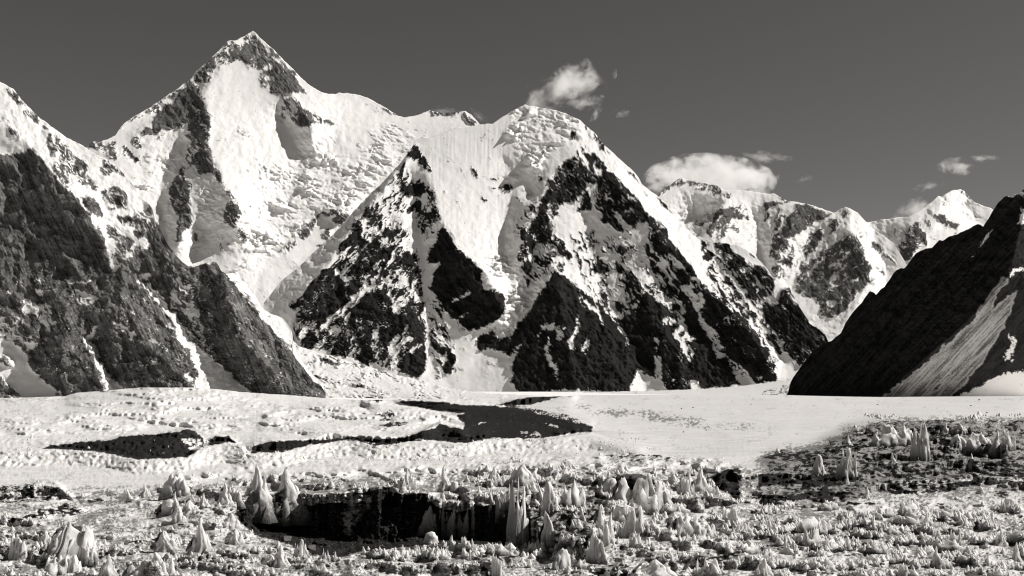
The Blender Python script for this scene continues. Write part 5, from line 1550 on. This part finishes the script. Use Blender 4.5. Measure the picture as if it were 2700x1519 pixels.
same = {}
for o in list(SC.objects):
    if o.get('group') == 'small ice teeth of the rough glacier':
        same.setdefault(o['label'], []).append(o)
for lab, os_ in same.items():
    if len(os_) in (2, 3, 4):
        os_.sort(key=lambda o: o.location.x / o.location.y)
        for o, w_ in zip(os_, {2: ['leftmost', 'rightmost'], 3: ['leftmost', 'middle', 'rightmost'], 4: ['leftmost', 'second', 'third', 'rightmost']}[len(os_)]):
            o['label'] = w_ + ' ' + lab

def tiny_field(name, cs, label):
    seg, rings = 6, 4
    t = np.array([0, .3, .62, .88]); ang = np.linspace(0, 2 * np.pi, seg, endpoint=False)
    n = len(cs)
    arr = np.array([(c[0], c[1], c[3], c[4]) for c in cs])
    h = arr[:, 0] * arr[:, 2] / F; x = (arr[:, 1] - 1350) / F * arr[:, 2]; y = arr[:, 2]; z = arr[:, 3]
    w = h * rng.uniform(.38, .9, n); wy = h * rng.uniform(.3, .55, n); rot = rng.uniform(-.7, .7, n)
    lx = h * rng.normal(0, .10, n)
    P = np.zeros((n, seg * rings + 1, 3), np.float32)
    for r_ in range(rings):
        pr = (.4 * (1 - t[r_]) ** 2.0 + .6 * (1 - t[r_]) ** .5)
        for s_ in range(seg):
            f = 1 + rng.uniform(-.35, .35, n)
            ax = np.cos(ang[s_]) * pr * w * f; ay = np.sin(ang[s_]) * pr * wy * f
            P[:, r_ * seg + s_, 0] = x + ax * np.cos(rot) - ay * np.sin(rot) + lx * t[r_] ** 1.5
            P[:, r_ * seg + s_, 1] = y + ax * np.sin(rot) + ay * np.cos(rot)
            P[:, r_ * seg + s_, 2] = z - .15 * h + t[r_] * h * 1.15
    P[:, -1] = np.stack([x + lx, y, z + h], -1)
    fs = []
    for r_ in range(rings - 1):
        for s_ in range(seg):
            a = r_ * seg + s_; b = r_ * seg + (s_ + 1) % seg
            fs.append((a, b, b + seg)); fs.append((a, b + seg, a + seg))
    for s_ in range(seg):
        fs.append(((rings - 1) * seg + s_, (rings - 1) * seg + (s_ + 1) % seg, rings * seg))
    fs = np.array(fs); nv = seg * rings + 1
    FA = (fs[None] + (np.arange(n) * nv)[:, None, None]).reshape(-1, 3)
    me = bpy.data.meshes.new(name)
    me.vertices.add(n * nv); me.vertices.foreach_set('co', P.reshape(-1))
    me.loops.add(FA.size); me.loops.foreach_set('vertex_index', FA.reshape(-1).astype(np.int32))
    me.polygons.add(len(FA)); me.polygons.foreach_set('loop_start', np.arange(0, FA.size, 3, dtype=np.int32))
    me.polygons.foreach_set('loop_total', np.full(len(FA), 3, np.int32))
    me.polygons.foreach_set('use_smooth', np.ones(len(FA), bool))
    a = me.attributes.new('dust_shade', 'FLOAT', 'POINT')
    d = np.zeros((n, nv), np.float32); d[:, :seg] = .8; d[:, seg:2 * seg] = .25  # feet painted darker, grime and shade together
    a.data.foreach_set('value', d.reshape(-1))
    me.update(calc_edges=True); me.materials.append(mat_ice)
    o = bpy.data.objects.new(name, me); COL.objects.link(o)
    o['kind'] = 'stuff'; o['label'] = label; o['category'] = 'ice teeth'
    return o
tiny_field('tiny_ice_teeth', cands[N_SINGLE:], 'countless tiny white ice teeth covering the rough glacier surface')

# ------------------------------------------------------------------ boulders
def rock_mat(name, lo, hi):
    m, nt, b = new_mat(name)
    geo = nt.nodes.new('ShaderNodeNewGeometry')
    n1 = noise_node(nt, 3.0, 6, .7, geo.outputs['Position'])
    nt.links.new(mixc(nt, ramp(nt, n1, .35, .65), grey(lo, 1.3), grey(hi, 1.3)), b.inputs['Base Color'])
    b.inputs['Roughness'].default_value = .8
    return m
mat_rock = rock_mat('boulder_rock', .05, .16)
def boulder_mesh(seed, sub=3):
    import bmesh
    bm = bmesh.new(); bmesh.ops.create_icosphere(bm, subdivisions=sub, radius=1.0)
    r = random.Random(seed)
    planes = [(Vector((r.uniform(-1, 1), r.uniform(-1, 1), r.uniform(-.6, 1))).normalized(), r.uniform(.45, .8)) for _ in range(11)]
    for v in bm.verts:
        for n, d in planes:
            e = v.co.dot(n) - d
            if e > 0:
                v.co -= n * e
        v.co *= 1 + .05 * float(perlin(np.array([v.co.x * 2 + seed]), np.array([v.co.y * 2 + v.co.z]), seed)[0])
    me = bpy.data.meshes.new('boulder'); bm.to_mesh(me); bm.free(); me.materials.append(mat_rock)
    return me
BOULD = [
 (755, 1425, 30, 17, 'flat pale boulder lying on the dark floor of the pit'),
 (822, 1452, 30, 24, 'rounder grey boulder half hidden behind the near rim of the pit'),
 (2649, 1224, 18, 16, 'square grey boulder on the dirty slope at the right edge'),
 (1797, 1079, 4, 3.5, 'tiny dark stone on the smooth glacier, uppermost of the specks'),
 (1828, 1076, 5, 3, 'tiny dark stone right of the uppermost speck on the smooth glacier'),
 (1822, 1118, 4.5, 4, 'dark stone just below the grey streak of the smooth glacier'),
 (1802, 1140, 4.5, 4, 'dark stone farthest below the grey streak on the smooth glacier'),
 (1862, 1136, 4, 4, 'small dark stone right of the lower stone on the smooth glacier'),
 (2314, 1067, 6, 3, 'dark stone lying on the bright snow before the black ridge'),
 (2582, 1056, 8, 3, 'dark stone on the snow under the scree fan at right'),
 (2602, 1090, 6, 3, 'dark stone on the snow close to the right hill'),
 (2560, 1070, 5, 3, 'small dark stone between the scree fan and the right hill'),
 (1980, 1066, 5, 2.5, 'flat dark stone on the glacier left of the black ridge'),
]
for k, (u, v, w, h, lab) in enumerate(BOULD):
    Y, Z, i, j = hit(u, v)
    o = bpy.data.objects.new('boulder', boulder_mesh(60 + k, 3 if w > 10 else 2)); COL.objects.link(o)
    sx = w * .62 * Y / F
    o.location = (wp(u, Y), Y, Z + h * .2 * Y / F); o.scale = (sx, sx * .8, h * .8 * Y / F); o.rotation_euler = (0.1, 0.05, k * .8)
    o['label'] = lab; o['category'] = 'boulder'; o['group'] = 'boulders on the glacier'
# rubble on the pit floor
import bmesh
rub = [[] for _ in range(1)]
V_ = []; F_ = []
r = random.Random(5)
cube = [(-1, -1, -1), (1, -1, -1), (1, 1, -1), (-1, 1, -1), (-.7, -.6, 1), (.8, -.7, .8), (.6, .7, 1), (-.8, .6, .7)]
cf = [(0, 1, 2, 3), (4, 7, 6, 5), (0, 4, 5, 1), (1, 5, 6, 2), (2, 6, 7, 3), (3, 7, 4, 0)]
for k in range(2600):
    if k < 1500:
        u = r.uniform(640, 1290); v = r.uniform(1345, 1458)
    else:
        u = r.uniform(1960, 2700); v = r.uniform(1180, 1320)
    Y, Z, i, j = hit(u, v)
    if DD[i, j] < .5:
        continue
    s = r.uniform(.6, 1.0) ** 3 * 3.2 * Y / F
    if r.random() < .05: s *= 1.8
    M = Matrix.Translation((wp(u, Y), Y, Z)) @ Matrix.Rotation(r.uniform(0, 6), 4, 'Z') @ Matrix.Rotation(r.uniform(-.5, .5), 4, 'X') @ Matrix.Diagonal((s, s * r.uniform(.5, 1), s * r.uniform(.3, .7), 1))
    b0 = len(V_)
    for c in cube:
        V_.append(tuple(M @ Vector(c)))
    F_ += [tuple(b0 + q for q in f) for f in cf]
me = bpy.data.meshes.new('rubble'); me.from_pydata(V_, [], F_); me.materials.append(rock_mat('rubble_rock', .02, .13))
o = bpy.data.objects.new('rubble', me); COL.objects.link(o); o['kind'] = 'stuff'
o['label'] = 'loose dark rubble strewn over the pit floor and dirty ice'; o['category'] = 'rubble'

# ------------------------------------------------------------------ clouds
def cloud_mat(k, dens, scale, thr, warp):
    m = bpy.data.materials.new('cloud_vapour'); m.use_nodes = True
    nt = m.node_tree
    for n in list(nt.nodes): nt.nodes.remove(n)
    out = nt.nodes.new('ShaderNodeOutputMaterial'); pv = nt.nodes.new('ShaderNodeVolumePrincipled')
    tc = nt.nodes.new('ShaderNodeTexCoord')
    ln = nt.nodes.new('ShaderNodeVectorMath'); ln.operation = 'LENGTH'
    nt.links.new(tc.outputs['Object'], ln.inputs[0])
    n = nt.nodes.new('ShaderNodeTexNoise'); n.inputs['Scale'].default_value = scale; n.inputs['Detail'].default_value = 8; n.inputs['Roughness'].default_value = .66
    n.inputs['Distortion'].default_value = warp
    mp = nt.nodes.new('ShaderNodeMapping'); mp.inputs['Location'].default_value = (k * 3.7, k * 1.9, 0); mp.inputs['Scale'].default_value = (1.5, 1.0, .75)
    nt.links.new(tc.outputs['Object'], mp.inputs[0]); nt.links.new(mp.outputs[0], n.inputs['Vector'])
    a = nt.nodes.new('ShaderNodeMath'); a.operation = 'MULTIPLY_ADD'; a.inputs[1].default_value = 3.5; a.inputs[2].default_value = -thr - .42
    nt.links.new(n.outputs['Fac'], a.inputs[0])
    s = nt.nodes.new('ShaderNodeMath'); s.operation = 'SUBTRACT'
    nt.links.new(a.outputs[0], s.inputs[0]); nt.links.new(ln.outputs['Value'], s.inputs[1])
    c = nt.nodes.new('ShaderNodeMath'); c.operation = 'MULTIPLY'; c.inputs[1].default_value = dens
    cl = nt.nodes.new('ShaderNodeMath'); cl.operation = 'MAXIMUM'; cl.inputs[1].default_value = 0.0
    nt.links.new(s.outputs[0], cl.inputs[0]); nt.links.new(cl.outputs[0], c.inputs[0])
    nt.links.new(c.outputs[0], pv.inputs['Density'])
    pv.inputs['Color'].default_value = (0.995, .99, .985, 1)
    pv.inputs['Anisotropy'].default_value = 0.2
    nt.links.new(pv.outputs[0], out.inputs['Volume'])
    return m
import bmesh
def cloud(k, u, v, ru, rv, Y, tilt, dens, scale, thr, lab, warp=.3):
    bm = bmesh.new(); bmesh.ops.create_icosphere(bm, subdivisions=3, radius=1.0)
    me = bpy.data.meshes.new('cloud'); bm.to_mesh(me); bm.free(); me.materials.append(cloud_mat(k, dens, scale, thr, warp))
    o = bpy.data.objects.new('cloud', me); COL.objects.link(o)
    o.location = (wp(u, Y), Y, EYE + (V0 - v) / F * Y)
    o.scale = (ru * Y / F, (ru * .5 + rv * .8) * Y / F * .8, rv * Y / F)
    o.rotation_euler = (0, math.radians(-tilt), 0)
    o['label'] = lab; o['category'] = 'cloud'
    return o
cloud(1, 1480, 240, 158, 66, 26000, 21, 0.006, 1.6, .80, 'bright torn cloud drifting just above the domed snow summit')
cloud(2, 1572, 298, 40, 13, 26000, 58, 0.0030, 1.6, .75, 'small upright cloud wisp right of the torn cloud')
cloud(3, 1640, 299, 34, 14, 26000, 4, 0.0022, 1.5, .75, 'small faint flat cloud puff standing alone in the sky')
cloud(4, 1872, 476, 178, 70, 26000, -3, 0.007, 2.2, .42, 'large white cap cloud behind the summit of the middle range')
cloud(13, 1745, 486, 84, 14, 26000, 20, 0.003, 1.8, .62, 'thin tail of cloud left of the cap cloud over the pyramid shoulder')
cloud(14, 1990, 462, 74, 30, 25800, -8, 0.003, 1.8, .62, 'frayed right end of the white cap cloud')
cloud(15, 1540, 270, 62, 24, 26500, 8, 0.003, 1.7, .68, 'faint grey underside wisps beneath the torn cloud by the summit')
cloud(5, 2020, 415, 92, 20, 27000, -6, 0.0022, 1.8, .78, 'thin wispy cloud right above the large cap cloud')
cloud(6, 2525, 440, 58, 26, 27000, -3, 0.0035, 1.2, .62, 'lens shaped cloud high at the right')
cloud(7, 2596, 417, 46, 12, 27000, -5, 0.0028, 1.3, .7, 'flat thin cloud touching the lens shaped cloud at the right')
cloud(8, 2450, 491, 54, 16, 27000, 10, 0.0018, 1.7, .75, 'faint wisp of cloud between lens cloud and far summit')
cloud(9, 2410, 556, 72, 36, 25500, 28, 0.0030, 1.5, .7, 'ragged cloud resting on the left shoulder of the far summit')
cloud(10, 2120, 474, 34, 13, 27000, 14, 0.0014, 1.7, .75, 'faintest little wisp in the empty sky right of the cap cloud')
cloud(11, 1168, 293, 52, 13, 15500, 0, 0.0024, 1.5, .62, 'snow plume blown over the small rocky summit behind the ridge')
cloud(12, 1262, 306, 34, 14, 15500, -35, 0.0022, 1.5, .68, 'snow plume on the lee side of the small rocky summit')
